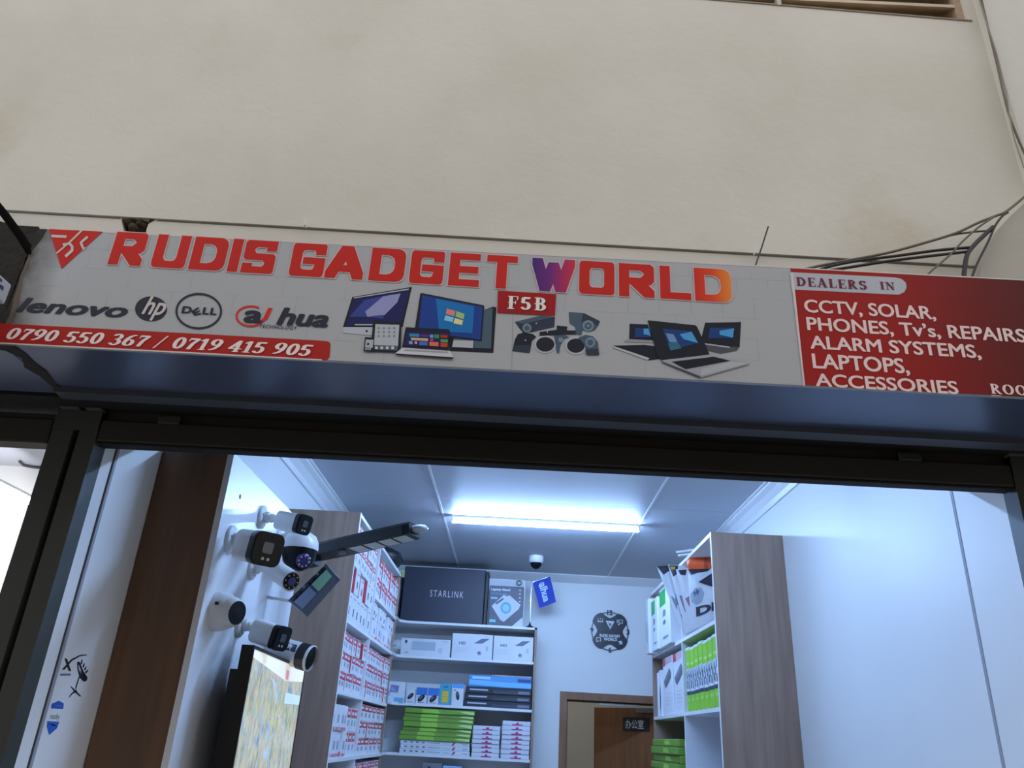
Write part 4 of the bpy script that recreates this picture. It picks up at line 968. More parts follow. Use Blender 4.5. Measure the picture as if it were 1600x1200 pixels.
# second shelf
WH = pr(216, 218, 222)
k1 = pbox('product_box', 'long white keyboard carton on the second back shelf', 'box', bx(625.5, 1015), bx(703.5, 1015), FYB, FYB+.15, BZ[1], bz(660, 998), WH)
fprint(k1, rect(.22, .70, .32, .84), pr(178, 190, 204)); fprint(k1, rect(.08, .125, .70, .88), pr(70, 80, 90)); fprint(k1, rect(.76, .84, .22, .52), pr(196, 202, 210)); fprint(k1, rect(.08, .16, .14, .19), pr(140, 146, 156)); fprint(k1, rect(.84, .93, .86, .9), pr(180, 186, 196))
for j in range(4): fprint(k1, rect(.24, .68, .39+j*.11, .45+j*.11), pr(166, 178, 194), d=.0012)
for idx, (a, b, t, lab) in enumerate(((705.5, 769.5, 990.5, 'white solar camera carton, left of the matching pair'), (770.8, 833, 994.5, 'white solar camera carton, right of the matching pair'))):
    h = pbox('product_box', lab + ' on the second back shelf', 'box', bx(a, 1015), bx(b, 1015), FYB, FYB+.18, BZ[1], bz((a+b)/2, t), WH, 'white solar camera cartons')
    ftext(h, 'HD', .17, .34, .55, .67, pr(96, 100, 112), bold=.03)
    fprint(h, [(.54, .62), (.72, .82), (.92, .84), (.74, .63)], pr(74, 82, 104)); fprint(h, [(.58, .64), (.73, .79), (.87, .81), (.72, .65)], pr(94, 104, 128), d=.0012)
    fprint(h, ellu(.68, .24, .055, .085), pr(150, 158, 170)); fprint(h, ellu(.675, .25, .022, .035), pr(50, 56, 70), d=.0012); fprint(h, rect(.83, .89, .34, .52), pr(180, 186, 196))
    for j in range(4): fprint(h, rect(.10, .40-.05*(j % 2), .42-j*.06, .435-j*.06), pr(186, 190, 200))
gi = thing('adapter', 'small grey gadget on the corner shelf left of the keyboard carton', 'gadget', (bx(615, 1020), 6.02, BZ[1]))
c = wloc(gi)
MB().bbox(c.x-.05, c.x+.02, c.y-.03, c.y+.04, c.z, c.z+.045, .006).build('body', M_grey, gi)
MB().bbox(c.x-.03, c.x+.035, c.y-.02, c.y+.05, c.z+.0455, c.z+.085, .006).build('cover', pr(170, 176, 184), gi)
MB().lathe([(0, 0), (.012, 0), (.012, .004)], (c.x, c.y-.031, c.z+.024), (0, -1, 0), n=12).build('lens', M_gloss, gi)
# third shelf
g1 = pbox('product_box', 'white and light blue tablet carton at the left of the third back shelf', 'box', bx(601, 1082), bx(633, 1082), FYB-.02, FYB+.06, BZ[2], bz(617, 1065), WH)
fprint(g1, [(.24, .48), (.66, .46), (.70, .80), (.30, .84)], pr(120, 130, 176)); fprint(g1, [(.3, .55), (.62, .5), (.34, .78)], pr(160, 160, 200), d=.0012); fprint(g1, rect(0, .28, .3, .52), pr(120, 186, 222)); fprint(g1, rect(.5, .96, .03, .22), pr(100, 180, 220))
def mousebox(a, b, t, lab, top=None, grp=None, oval=True):
    o = pbox('mouse_box', lab, 'box', bx(a, 1090)+.001, bx(b, 1090)-.001, FYB, FYB+.05, BZ[2], bz((a+b)/2, t), WH, grp)
    if top: fprint(o, rect(0.005, .995, .52, .998), pr(*top)); fprint(o, rect(.1, .9, .40, .44), pr(150, 160, 180))
    if oval:
        fprint(o, ellu(.5, .34 if top else .5, .36, .17, rot=.5), pr(26, 26, 34), d=.0012); fprint(o, ellu(.46, .38 if top else .54, .18, .07, rot=.5), pr(96, 96, 110), d=.0016)
        fprint(o, rect(.2, .8, .06, .1), pr(120, 126, 140))
    return o
mousebox(634, 648.5, 1076.5, 'small white mouse box beside the tablet carton')
mousebox(649.5, 667, 1074, 'blue-topped mouse box, left one of the pair', (50, 120, 200), 'blue-topped mouse boxes')
mousebox(668, 685.5, 1075, 'blue-topped mouse box, right one of the pair', (50, 120, 200), 'blue-topped mouse boxes')
yy = pbox('product_box', 'teal hanging pack with a yellow panel on the third back shelf', 'box', bx(686.5, 1090), bx(704, 1090), FYB, FYB+.04, BZ[2], bz(695, 1068), pr(60, 160, 186))
fprint(yy, rect(.2, .8, .1, .66), pr(206, 176, 40))
for j in range(4): fprint(yy, rect(.26, .48, .16+j*.12, .24+j*.12), pr(220, 196, 80), d=.0012); fprint(yy, rect(.52, .74, .16+j*.12, .24+j*.12), pr(220, 196, 80), d=.0012)
fprint(yy, rect(.3, .7, .80, .88), pr(40, 110, 140))
mm_ = pbox('mouse_box', 'white mouse box with a light blue top, beside the teal pack', 'box', bx(705.5, 1090), bx(724, 1090), FYB, FYB+.05, BZ[2], bz(714, 1068.5), WH)
fprint(mm_, rect(.005, .995, .80, .998), pr(90, 160, 220)); fprint(mm_, ellu(.5, .45, .14, .22, rot=.5), pr(34, 34, 42)); fprint(mm_, ellu(.46, .52, .06, .08, rot=.5), pr(90, 92, 104), d=.0012); fprint(mm_, rect(.15, .35, .68, .73), pr(150, 90, 90))
sx0, sx1 = bx(722, 1100)+.008, BXR-.006
z = BZ[2]
for i, (h, col, lab) in enumerate(((.046, (36, 38, 52), 'black flat keyboard box at the bottom of the stack'), (.046, (30, 30, 40), 'black flat keyboard box, second from the bottom of the stack'), (.048, (24, 26, 40), 'black flat keyboard box just under the blue one'), (.080, (76, 150, 214), 'bright blue flat keyboard box on the black ones'))):
    o = pbox('keyboard_box', lab, 'box', sx0+.014*(i == 3)+.006*i, sx1-.004*(i % 2), FYB-.004*(i % 3), FYB+.16, z, z+h-.001, pr(*col), 'stack of flat keyboard boxes'); z += h
    if i < 3:
        fprint(o, rect(.06, .34, .45, .66), pr(190, 194, 204)); fprint(o, rect(.42, .98, .15, .55), pr(60, 62, 76)); fprint(o, rect(.8, .97, .2, .6), pr(120, 126, 140), d=.0012)
    else:
        fprint(o, [(0, .2), (.6, .05), (1, .05), (1, .45), (.5, .5), (0, .6)], pr(120, 190, 236)); fprint(o, rect(.78, .99, .55, .85), pr(40, 70, 130)); fprint(o, rect(.05, .34, .68, .9), pr(180, 214, 232))
o = pbox('product_box', 'brownish silver long box on top of the blue keyboard box', 'box', bx(766, 1062)+.002, sx1, FYB+.01, FYB+.12, z, bz(795, 1055.5), pr(176, 142, 128))
fprint(o, rect(.03, .97, .12, .9), pr(200, 176, 164)); fprint(o, rect(.2, .7, .2, .4), pr(214, 200, 190), d=.0012); fprint(o, rect(.72, .96, .15, .7), pr(210, 196, 190), d=.0012); fprint(o, rect(.06, .1, .5, .7), pr(100, 70, 66), d=.0012)
# fourth shelf: green stack on white ones, two white and pink stacks
gx0, gx1 = bx(625, 1160), bx(735, 1160)
z = BZ[3]
for i in range(3):
    o = pbox('keyboard_box', ('white keyboard box with small print, %s under the green stack' % ('bottom one', 'middle one', 'top one')[i]), 'box', gx0+.004*(i % 2), gx1-.003*i, FYB, FYB+.14, z, z+.0290, WH, 'white keyboard boxes under the green stack'); z += .0298
    for u in (.06, .15, .23, .32): fprint(o, rect(u, u+.035, .35, .65), pr(90, 96, 112))
    fprint(o, rect(.4, .58, .4, .6), pr(160, 166, 180)); fprint(o, [(.74, .15), (.77, .15), (.80, .85), (.77, .85)], pr(170, 60, 90)); fprint(o, rect(.62, .72, .4, .55), pr(170, 176, 190)); fprint(o, rect(.9, .97, .4, .6), pr(150, 156, 170))
GRN = (116, 158, 50)
gh = [.030, .029, .028, .038, .028, .027, .034]; gsc = min(1.0, (BZ[2]-T-.006-z)/sum(gh)); gh = [h*gsc for h in gh]
ordn = ('bottom', 'second', 'third', 'fourth', 'fifth', 'sixth', 'top')
for i, h in enumerate(gh):
    c = (GRN[0]+6*(i % 2)-4, GRN[1]-8*(i % 3), GRN[2]+4)
    o = pbox('green_box', '%s of the seven bright green flat boxes on the back shelf' % (ordn[i]+' one' if i else 'bottom one'), 'box', gx0-.012+(.012 if i in (2, 3) else 0)+.004*i, gx1+.004*i-.004, FYB-.01+.004*(i % 3), FYB+.15, z, z+h-.0015, pr(*c), 'stack of green boxes on the back shelf'); z += h
    fprint(o, [(.25, .1), (.5, .1), (.48, .9), (.25, .9)], pr(150, 200, 70)); fprint(o, [(.78, .55), (.95, .2), (.99, .2), (.99, .75), (.85, .8)], pr(196, 220, 140)); fprint(o, rect(0, 1, 0, .09), pr(80, 130, 20), d=.0012)
def pinkstack(a, b, n, top, lab):
    x0, x1 = bx(a, 1160), bx(b, 1160); H0 = BZ[3]; Ht = (bz((a+b)/2, top)-H0)/n
    for i in range(n):
        jx = random.uniform(-.003, .003)
        nm = ('bottom box', 'second box', 'third box', 'fourth box', 'fifth box', 'sixth box', 'seventh box', 'eighth box')[i] if i < n-1 else 'top box'
        o = pbox('accessory_box', 'white box with a pink mark, %s of the %s' % (nm, lab), 'box', x0+jx+.002, x1+jx-.002, FYB+random.uniform(-.006, .004), FYB+.13, H0+i*Ht, H0+(i+1)*Ht-.0015, pr(214, 214, 222), 'white and pink boxes, ' + lab)
        fprint(o, [(.34, .05), (.72, .05), (.72, .28), (.58, .34), (.58, .7), (.5, .7), (.48, .34), (.34, .28)], pr(176, 50, 112)); fprint(o, rect(.01, .99, 0, .06), pr(150, 154, 170), d=.0012)
pinkstack(737, 781, 7, 1134, 'left pink stack'); pinkstack(782.5, 828, 8, 1126.5, 'right pink stack')
tb = pbox('product_box', 'tall white box with black drawings on the corner shelf by the green stack', 'box', LW+.10, BCX-.03, 5.98, 6.05, BZ[3], BZ[3]+.30, pr(206, 208, 214))
rr = random.Random(5)
for k in range(9):
    u, w = .50+rr.random()*.34, .05+rr.random()*.85; fprint(tb, [(u, w), (u+.1, w+.02), (u+.06, w+.08), (u-.02, w+.05)], pr(50, 52, 66), d=.0008+.0003*k)
# fifth shelf, only tops show
o = pbox('product_box', 'grey carton top peeking up on the lowest visible back shelf', 'box', bx(660, 1195), bx(691, 1195), FYB, FYB+.15, BZ[4], bz(675, 1192), M_grey); fprint(o, ellu(.35, .9, .06, .03), pr(30, 30, 36))
o = pbox('product_box', 'pale blue carton top on the lowest visible back shelf', 'box', bx(692, 1195), bx(722, 1195), FYB, FYB+.15, BZ[4], bz(705, 1197), pr(150, 190, 220)); fprint(o, rect(.1, .9, .3, .8), pr(200, 214, 226))

# ---------------- red and white boxes on the left unit
RD1 = pr(194, 64, 76); RD2 = pr(178, 34, 44); WB = pr(220, 220, 224)
def accessory_mesh(name, w, h, d, band, kind):
    """box whose display face looks to +X: base centre of the face at the origin; w along Y, d back along -X"""
    m = MB(); m.bbox(-d, 0, -w/2, w/2, 0, h, .002)
    e = .0006
    def fq(y0, y1, z0, z1, mi, dd=e): m.add([(dd, y0, z0), (dd, y1, z0), (dd, y1, z1), (dd, y0, z1)], [(0, 1, 2, 3)], mi)
    def sq(x0, x1, z0, z1, mi): m.add([(x0, -w/2-e, z0), (x1, -w/2-e, z0), (x1, -w/2-e, z1), (x0, -w/2-e, z1)], [(0, 1, 2, 3)], mi)
    g = .0025
    if kind == 'redtop':                 # white pack, red header, red side
        fq(-w/2+g, w/2-g, h*(1-band), h-g, 1); fq(-w*.3, w*.3, h*(1-band*.7), h*(1-band*.35), 0, 2*e); fq(-w*.2, w*.2, h*.25, h*.5, 3); sq(-d+g, -g, g, h-g, 1)
    elif kind == 'white':                # white pack, small grey product and a pink foot
        fq(-w*.22, w*.22, h*.3, h*.62, 3); fq(-w/2+g, w/2-g, g, h*.14, 2); sq(-d+g, -g, g, h*.2, 2)
    elif kind == 'redspine':             # white front with a dark cable picture, solid red spine to the viewer
        fq(-w*.12, w*.1, h*.25, h*.55, 4); fq(-w*.3, w*.3, h*.8, h*.86, 3); sq(-d+g, -g, g, h-g, 1)
    elif kind == 'plain':
        fq(-w*.12, w*.1, h*.22, h*.5, 4); fq(-w*.3, w*.3, h*.82, h*.87, 3)
    me = bpy.data.meshes.new(name)
    me.from_pydata(m.v, [], m.f)
    for q in (WB, RD1, pr(206, 120, 132), pr(150, 156, 172), pr(40, 44, 60)): me.materials.append(q)
    me.polygons.foreach_set('material_index', m.mi); me.update()
    return me
rb = random.Random(11)
def fill(col, z0, rows, n, h, kind, label, place, group, band=.36, face=LF, d=.13, skip=0.0, ya=None, yb=None, jit=.012, inset=.006):
    ca, cb = (LY0+T+.006, LD-T/2-.006) if col == 0 else (LD+T/2+.006, LY1-T-.006)
    ca = ya if ya is not None else ca; cb = yb if yb is not None else cb
    w = (cb-ca)/n
    me = accessory_mesh('accessory_box', w-.003, h-.002, d, band, kind)
    for r in range(rows):
        for i in range(n):
            if r == rows-1 and rb.random() < skip: continue
            o = bpy.data.objects.new('accessory_box', me); COL.objects.link(o)
            o.location = (face-inset-rb.random()*jit, ca+w*(i+.5), z0+r*h)
            rn = '' if rows == 1 else (('bottom row', 'top row') if rows == 2 else ('bottom row', 'middle row', 'top row'))[r] + ', '
            nm = ('nearest', 'second', 'third', 'fourth', 'fifth', 'sixth', 'seventh', 'eighth')[i] if i < n-1 else 'farthest'
            tag(o, '%s %s, %s%s' % (nm, label, rn, place), 'box', group)
# top compartments
fill(0, LZ[0], 1, 6, .135, 'plain', 'white cable box', 'bottom of top front compartment, left unit', 'white cable boxes, bottom row', d=.10, inset=.004)
fill(0, LZ[0]+.135, 1, 6, .125, 'redspine', 'red-sided cable box', 'second layer of top front compartment, left unit', 'red-sided cable boxes, second row', d=.11, jit=.03)
fill(0, LZ[0]+.26, 2, 7, .105, 'redtop', 'red-topped white box', 'high in top front compartment, left unit', 'red-topped boxes, top front compartment', band=.30)
fill(1, LZ[0], 1, 7, .105, 'white', 'white box', 'lower layer under the half shelf, left unit', 'white boxes under the half shelf')
fill(1, LZ[0]+.105, 1, 7, .085, 'plain', 'plain white box', 'upper layer just under the half shelf, left unit', 'plain boxes below the half shelf', skip=.2)
fill(1, 2.41, 2, 8, .115, 'redtop', 'red-topped box', 'above the half shelf, left unit', 'red-topped boxes above the half shelf', band=.42)
# second row of compartments
fill(0, LZ[1], 3, 7, .088, 'redtop', 'red and white box', 'second front compartment, left unit', 'red and white boxes, second front compartment', band=.42, skip=.15)
fill(1, LZ[1], 3, 8, .088, 'redtop', 'red and white box', 'second rear compartment, left unit', 'red and white boxes, second rear compartment', band=.40)
# third
fill(0, LZ[2], 2, 4, .115, 'white', 'pink-footed white pack', 'third front compartment, left unit', 'white packs, third front compartment', ya=LY0+T+.006, yb=LY0+T+.39)
fill(0, LZ[2], 2, 3, .112, 'redtop', 'red-topped box', 'beside the white packs, third front compartment', 'red-topped boxes beside the white packs', ya=LY0+T+.395, yb=LD-T/2-.006, band=.4)
fill(1, LZ[2], 3, 6, .085, 'redtop', 'red and white box', 'third rear compartment, left unit', 'red and white boxes, third rear compartment', band=.40)
# fourth, just visible
fill(0, LZ[3], 2, 5, .11, 'white', 'white pack', 'fourth front compartment, left unit', 'white packs, fourth front compartment')
fill(1, LZ[3], 3, 6, .09, 'redtop', 'red and white box', 'fourth rear compartment, left unit', 'red and white boxes, fourth rear compartment')
# top of the left unit
bw = PZ(616, 868, 2.70+.04)
bow = thing('lamp_shade', 'dark round shade lying on top of the left shelf unit', 'shade', (-0.93, 5.2, 2.70))
MB().lathe([(.0, 0), (.10, .0), (.15, .012), (.165, .05), (.15, .09), (.10, .115), (0, .12)], wloc(bow), (0, 0, 1)).build('shell', mat('matt_black_metal', (26, 27, 30), .4), bow)
MB().lathe([(.167, .044), (.171, .05), (.167, .056)], wloc(bow), (0, 0, 1)).build('rim', M_blackpl, bow)

# ---------------- right unit contents
def rbox(name, label, cat, y0, y1, z0, z1, m, d=.14, x=None, group=None):
    x = RF+.008 if x is None else x
    return tag(MB().bbox(x, x+d, y0, y1, z0, z1, .003).build(name, m), label, cat, group)
def sprint(o, pts, m, nm='print', d=.0008):               # pts in 0..1 on the face looking to -X (u runs towards the viewer's right: from back to front)
    v = [Vector(c) for c in o.bound_box]; b = wloc(o)
    y0, y1 = b.y+min(q.y for q in v), b.y+max(q.y for q in v); z0, z1 = b.z+min(q.z for q in v), b.z+max(q.z for q in v); x0 = b.x+min(q.x for q in v)
    return MB().poly([(x0-d, y1-(y1-y0)*u, z0+(z1-z0)*w) for u, w in pts]).build(nm, m, o)
YA = lambda px, py: PX(px, py, RF+.008).y
# upright boxes, top rear: white with green corner
GR = pr(30, 160, 70)
for i, (ya, yb, hh, lab) in enumerate(((5.50, 5.62, .36, 'plain white tall box at the far end of the top rear compartment, right unit'), (5.22, 5.45, .33, 'white box with a narrow green corner, right unit top'), (4.86, 5.20, .355, 'white box with a large green corner, right unit top'))):
    o = rbox('product_box', lab, 'box', ya, yb, RZ[0], RZ[0]+hh, WH, x=RF-.05+.012*i)
    if i: sprint(o, rect(.02, .62, .70, .97), GR); sprint(o, [(.3, .5), (.6, .5), (.62, .6), (.35, .62)], pr(120, 126, 130)); sprint(o, ellu(.45, .40, .14, .04), pr(110, 116, 124)); sprint(o, rect(.3, .8, .12, .16), pr(130, 136, 144))
    else: sprint(o, rect(.3, .6, .2, .6), pr(170, 176, 186))
# router boxes, middle rear
z = RZ[1]
for i, (ya, yb, hh, lab) in enumerate(((5.50, 5.545, .27, 'thin white box leaning at the far end of the middle rear compartment'), (5.42, 5.49, .28, 'slim white box with a dark oval, middle rear compartment'), (5.05, 5.36, .34, 'white router box with red corner, far one of the pair'), (4.71, 5.03, .34, 'white router box with red corner, near one of the pair'))):
    o = rbox('router_box', lab, 'box', ya, yb, z, z+hh, WH, d=.09, x=RF+.006+.004*i, group='router boxes in the right unit' if i > 1 else None)
    if i > 1:
        sprint(o, rect(.0, .28, .86, .995), pr(186, 50, 60)); sprint(o, rect(.32, .98, .88, .99), pr(206, 170, 180)); sprint(o, [(.10, .60), (.72, .80), (.86, .72), (.86, .62), (.30, .46), (.16, .52)], pr(86, 92, 104)); sprint(o, [(.16, .62), (.70, .78), (.80, .72), (.28, .56)], pr(110, 116, 128), d=.0012)
        for k in range(4): sprint(o, rect(.3, .7-.06*(k % 2), .36-k*.06, .37-k*.06), pr(176, 182, 192))
    elif i == 1: sprint(o, ellu(.5, .4, .25, .28), pr(44, 46, 60))
# green and white packs, middle front
w = .105
for i in range(7):
    ya = 3.90+i*w
    o = tag(MB().bbox(RF+.012, RF+.10, ya+.001, ya+w-.002, RZ[1], RZ[1]+.335-.004*(i % 3), .01).build('spray_pack', pr(136, 196, 36)),
            'tall green pack with dark picture band, %s in the row' % ('nearest', 'second', 'third', 'fourth', 'fifth', 'sixth', 'farthest')[i], 'pack', 'green packs in the right unit')
    sprint(o, rect(.04, .96, .30, .66), pr(204, 210, 222)); sprint(o, rect(.02, .98, .955, .995), pr(214, 222, 226))
    for k, (u, ww, s_) in enumerate(((.1, .42, .2), (.32, .50, .16), (.55, .40, .22), (.74, .52, .16), (.2, .58, .14), (.62, .60, .12))):
        sprint(o, [(u, ww-.05), (u+s_, ww-.07), (u+s_*.9, ww+.06), (u+.02, ww+.04)], pr(34+k*6, 38+k*4, 92), d=.0010+.0002*k)
    sprint(o, rect(.06, .94, .26, .31), pr(36, 44, 80), d=.0012); sprint(o, rect(.06, .94, .315, .345), pr(225, 228, 232), d=.0014)
    sprint(o, rect(.2, .8, .72, .76), pr(190, 220, 120)); sprint(o, rect(.2, .7, .16, .20), pr(180, 214, 110))
# green flat boxes, lower rear
z = RZ[2]
for i in range(6):
    h = .042
    o = tag(MB().bbox(RF-.035+.012*(i % 2), RF+.20, 4.70+.006*i, 5.58+.01*(i % 3), z, z+h-.003, .003).build('green_box', pr(108+8*(i % 2), 152, 48)),
            '%s of the green flat boxes piled in the right unit' % ('lowest', 'second', 'third', 'fourth', 'fifth', 'topmost')[i], 'box', 'green boxes in the right unit'); z += h
    sprint(o, rect(.0, 1, .0, .14), pr(70, 120, 20)); sprint(o, [(.5, .2), (.72, .2), (.66, .8), (.5, .8)], pr(160, 206, 80))
o = tag(MB().bbox(RF+.002, RF+.05, 4.69, 4.698, 1.50, 1.74, .002).build('folder', pr(206, 208, 220)), 'thin pale folder standing against the divider in the right unit', 'folder')
# blue and white packet, lower front
pk = tag(MB().bbox(RF+.006, RF+.13, 3.89, 4.50, RZ[2], RZ[2]+.085, .012).build('packet', pr(150, 190, 226)), 'blue and white packet low in the right unit', 'packet')
sprint(pk, rect(.0, .12, .05, .95), pr(44, 90, 170)); sprint(pk, rect(.2, .9, .2, .75), pr(206, 220, 236)); sprint(pk, rect(.35, .6, .3, .65), pr(60, 100, 170), d=.0012)
pk2 = tag(MB().bbox(RF+.03, RF+.2, 3.9, 4.22, RZ[2]+.087, RZ[2]+.12, .012).build('packet', pr(110, 130, 190)), 'crumpled blue packet on the blue and white packet', 'packet')
# silvery pouches leaning out of the top front compartment
def pouch(corners, bulge, mats_, label, extra, name='pouch'):
    TL, TR, BR_, BL_ = corners
    n1, n2 = 11, 15
    def F(u, v, s=0.0):
        p = TL.lerp(TR, u).lerp(BL_.lerp(BR_, u), v)
        nrm = (TR-TL).cross(BL_-TL).normalized()
        if nrm.y > 0: nrm = -nrm
        k = max(0, math.sin(math.pi*u))**.6*max(0, math.sin(math.pi*v))**.6
        return p + nrm*(bulge*k*(1+.25*math.sin(9*u+5*v)) + s)
    def B(u, v):
        p = TL.lerp(TR, u).lerp(BL_.lerp(BR_, u), v); nrm = (TR-TL).cross(BL_-TL).normalized()
        if nrm.y > 0: nrm = -nrm
        k = max(0, math.sin(math.pi*u))**.6*max(0, math.sin(math.pi*v))**.6
        return p - nrm*(bulge*.6*k + .0008)
    t = thing(name, label, 'pouch', BL_.lerp(BR_, .5), 'silvery pouches in the right unit')
    fv = [F(i/(n1-1), j/(n2-1)) for j in range(n2) for i in range(n1)]; bv = [B(i/(n1-1), j/(n2-1)) for j in range(n2) for i in range(n1)]
    q = [(j*n1+i, j*n1+i+1, (j+1)*n1+i+1, (j+1)*n1+i) for j in range(n2-1) for i in range(n1-1)]
    MB().add(fv, q, 0, True).add(bv, [tuple(reversed(a)) for a in q], 0, True).build('film', mats_[0], t)
    for nm, pts, m in extra:
        # print follows the bulge: fan of small quads
        k = len(pts); cu = sum(p[0] for p in pts)/k; cv = sum(p[1] for p in pts)/k
        rings = [[F(cu+(p[0]-cu)*s, cv+(p[1]-cv)*s, .002) for p in pts] for s in (0.02, .35, .7, 1.0)]
        mb = MB(); mb.poly(rings[0])
        for a, b in zip(rings[:-1], rings[1:]):
            for i in range(k): mb.poly([a[i], a[(i+1) % k], b[(i+1) % k], b[i]])
        mb.build(nm, m, t)
    return t, F
M_film = mat('silvery_film', (214, 216, 220), .3, bump=.35, bscale=26)
DKP = pr(42, 40, 54); GY = pr(130, 140, 156)
def cs3(x, y): return (990+x/6.67, 840+y/6.667)
def PC(px, Y): return [PY(*cs3(*q), Y) for q in px]
Yp = 4.62
pouch(PC(((240, 300), (360, 292), (590, 1000), (530, 1030)), 4.66), .012, [M_film], 'silvery printed pouch leaning furthest out of the right unit', [('header', [(.0, .0), (.98, .0), (.98, .08), (.3, .13)], DKP), ('picture', [(.2, .45), (.8, .42), (.9, .62), (.3, .64)], GY), ('stripe', [(.5, .72), (.95, .70), (.95, .86), (.6, .88)], DKP)])
pouch(PC(((360, 282), (530, 292), (700, 960), (545, 985)), 4.55), .016, [M_film], 'silvery pouch with a yellow-marked dark header, second from the left', [('header', [(.02, .01), (.6, .01), (.4, .14), (.1, .19)], DKP), ('mark', [(.1, .03), (.4, .03), (.3, .08), (.12, .08)], pr(206, 170, 50)), ('picture', [(.15, .48), (.6, .45), (.7, .68), (.25, .72)], pr(150, 120, 130)), ('picture', [(.3, .6), (.7, .58), (.7, .72), (.4, .74)], pr(70, 84, 130))])
pouch(PC(((440, 330), (640, 318), (800, 900), (590, 965)), 4.42), .016, [M_film], 'silvery pouch with a dark torn header, third from the left', [('header', [(.1, .02), (.55, .02), (.4, .12), (.15, .10)], DKP), ('picture', [(.1, .5), (.5, .44), (.5, .62), (.2, .64)], pr(150, 110, 120))])
t4, F4 = pouch(PC(((565, 330), (1040, 318), (1060, 770), (600, 965)), 4.25), .02, [M_film], 'silvery pouch with large dark letters, nearest of the leaning pouches', [('header', [(.0, .0), (.5, .0), (.42, .05), (.06, .10)], DKP), ('corner_patch', [(.2, .24), (.6, .05), (.98, .06), (.98, .62), (.6, .42)], DKP), ('picture', [(.02, .42), (.12, .34), (.26, .34), (.32, .46), (.26, .60), (.12, .62), (.03, .54)], pr(160, 170, 186)), ('picture_core', [(.08, .40), (.16, .36), (.24, .42), (.2, .48), (.1, .48)], pr(84, 100, 130))])
v, f = fit(text2d('DI', bold=.05), lambda a, b: F4(.12+.42*a, .82-.16*b, .004)); MB().add(v, f).build('lettering', DKP, t4)
OG = PY(1073, 882, 4.42)
og = thing('orange_bag', 'orange rolled bag lying above the silvery pouches', 'bag', (1.1, 4.35, OG.z-.04))
MB().lathe([(0, 0), (.02, .003), (.036, .02), (.042, .06), (.042, .30), (.036, .34), (.02, .36), (0, .362)], OG, (.94, -.33, 0.0), n=18).build('roll', mat('orange_cloth', (232, 92, 26), .5, bump=.2), og)
MB().lathe([(.0425, .1), (.0432, .11), (.0425, .12)], OG, (.94, -.33, 0.0), n=18).build('strap', mat('orange_dark', (190, 66, 20), .5), og)
for i, (a, b) in enumerate((((1057, 863), (1080, 860)), ((1060, 868), (1084, 865.5)))):
    A = PZ(*a, 2.71+.002); B_ = PZ(*b, 2.71+.002)
    tag(MB().sweep(rrect(.014, .012, .003), A, A+(B_-A).normalized()*.32, up=(0, 0, 1)).build('trunking_strip', M_trim), 'white trunking strip on the right unit, %s of two' % ('farther', 'nearer')[i], 'strip')

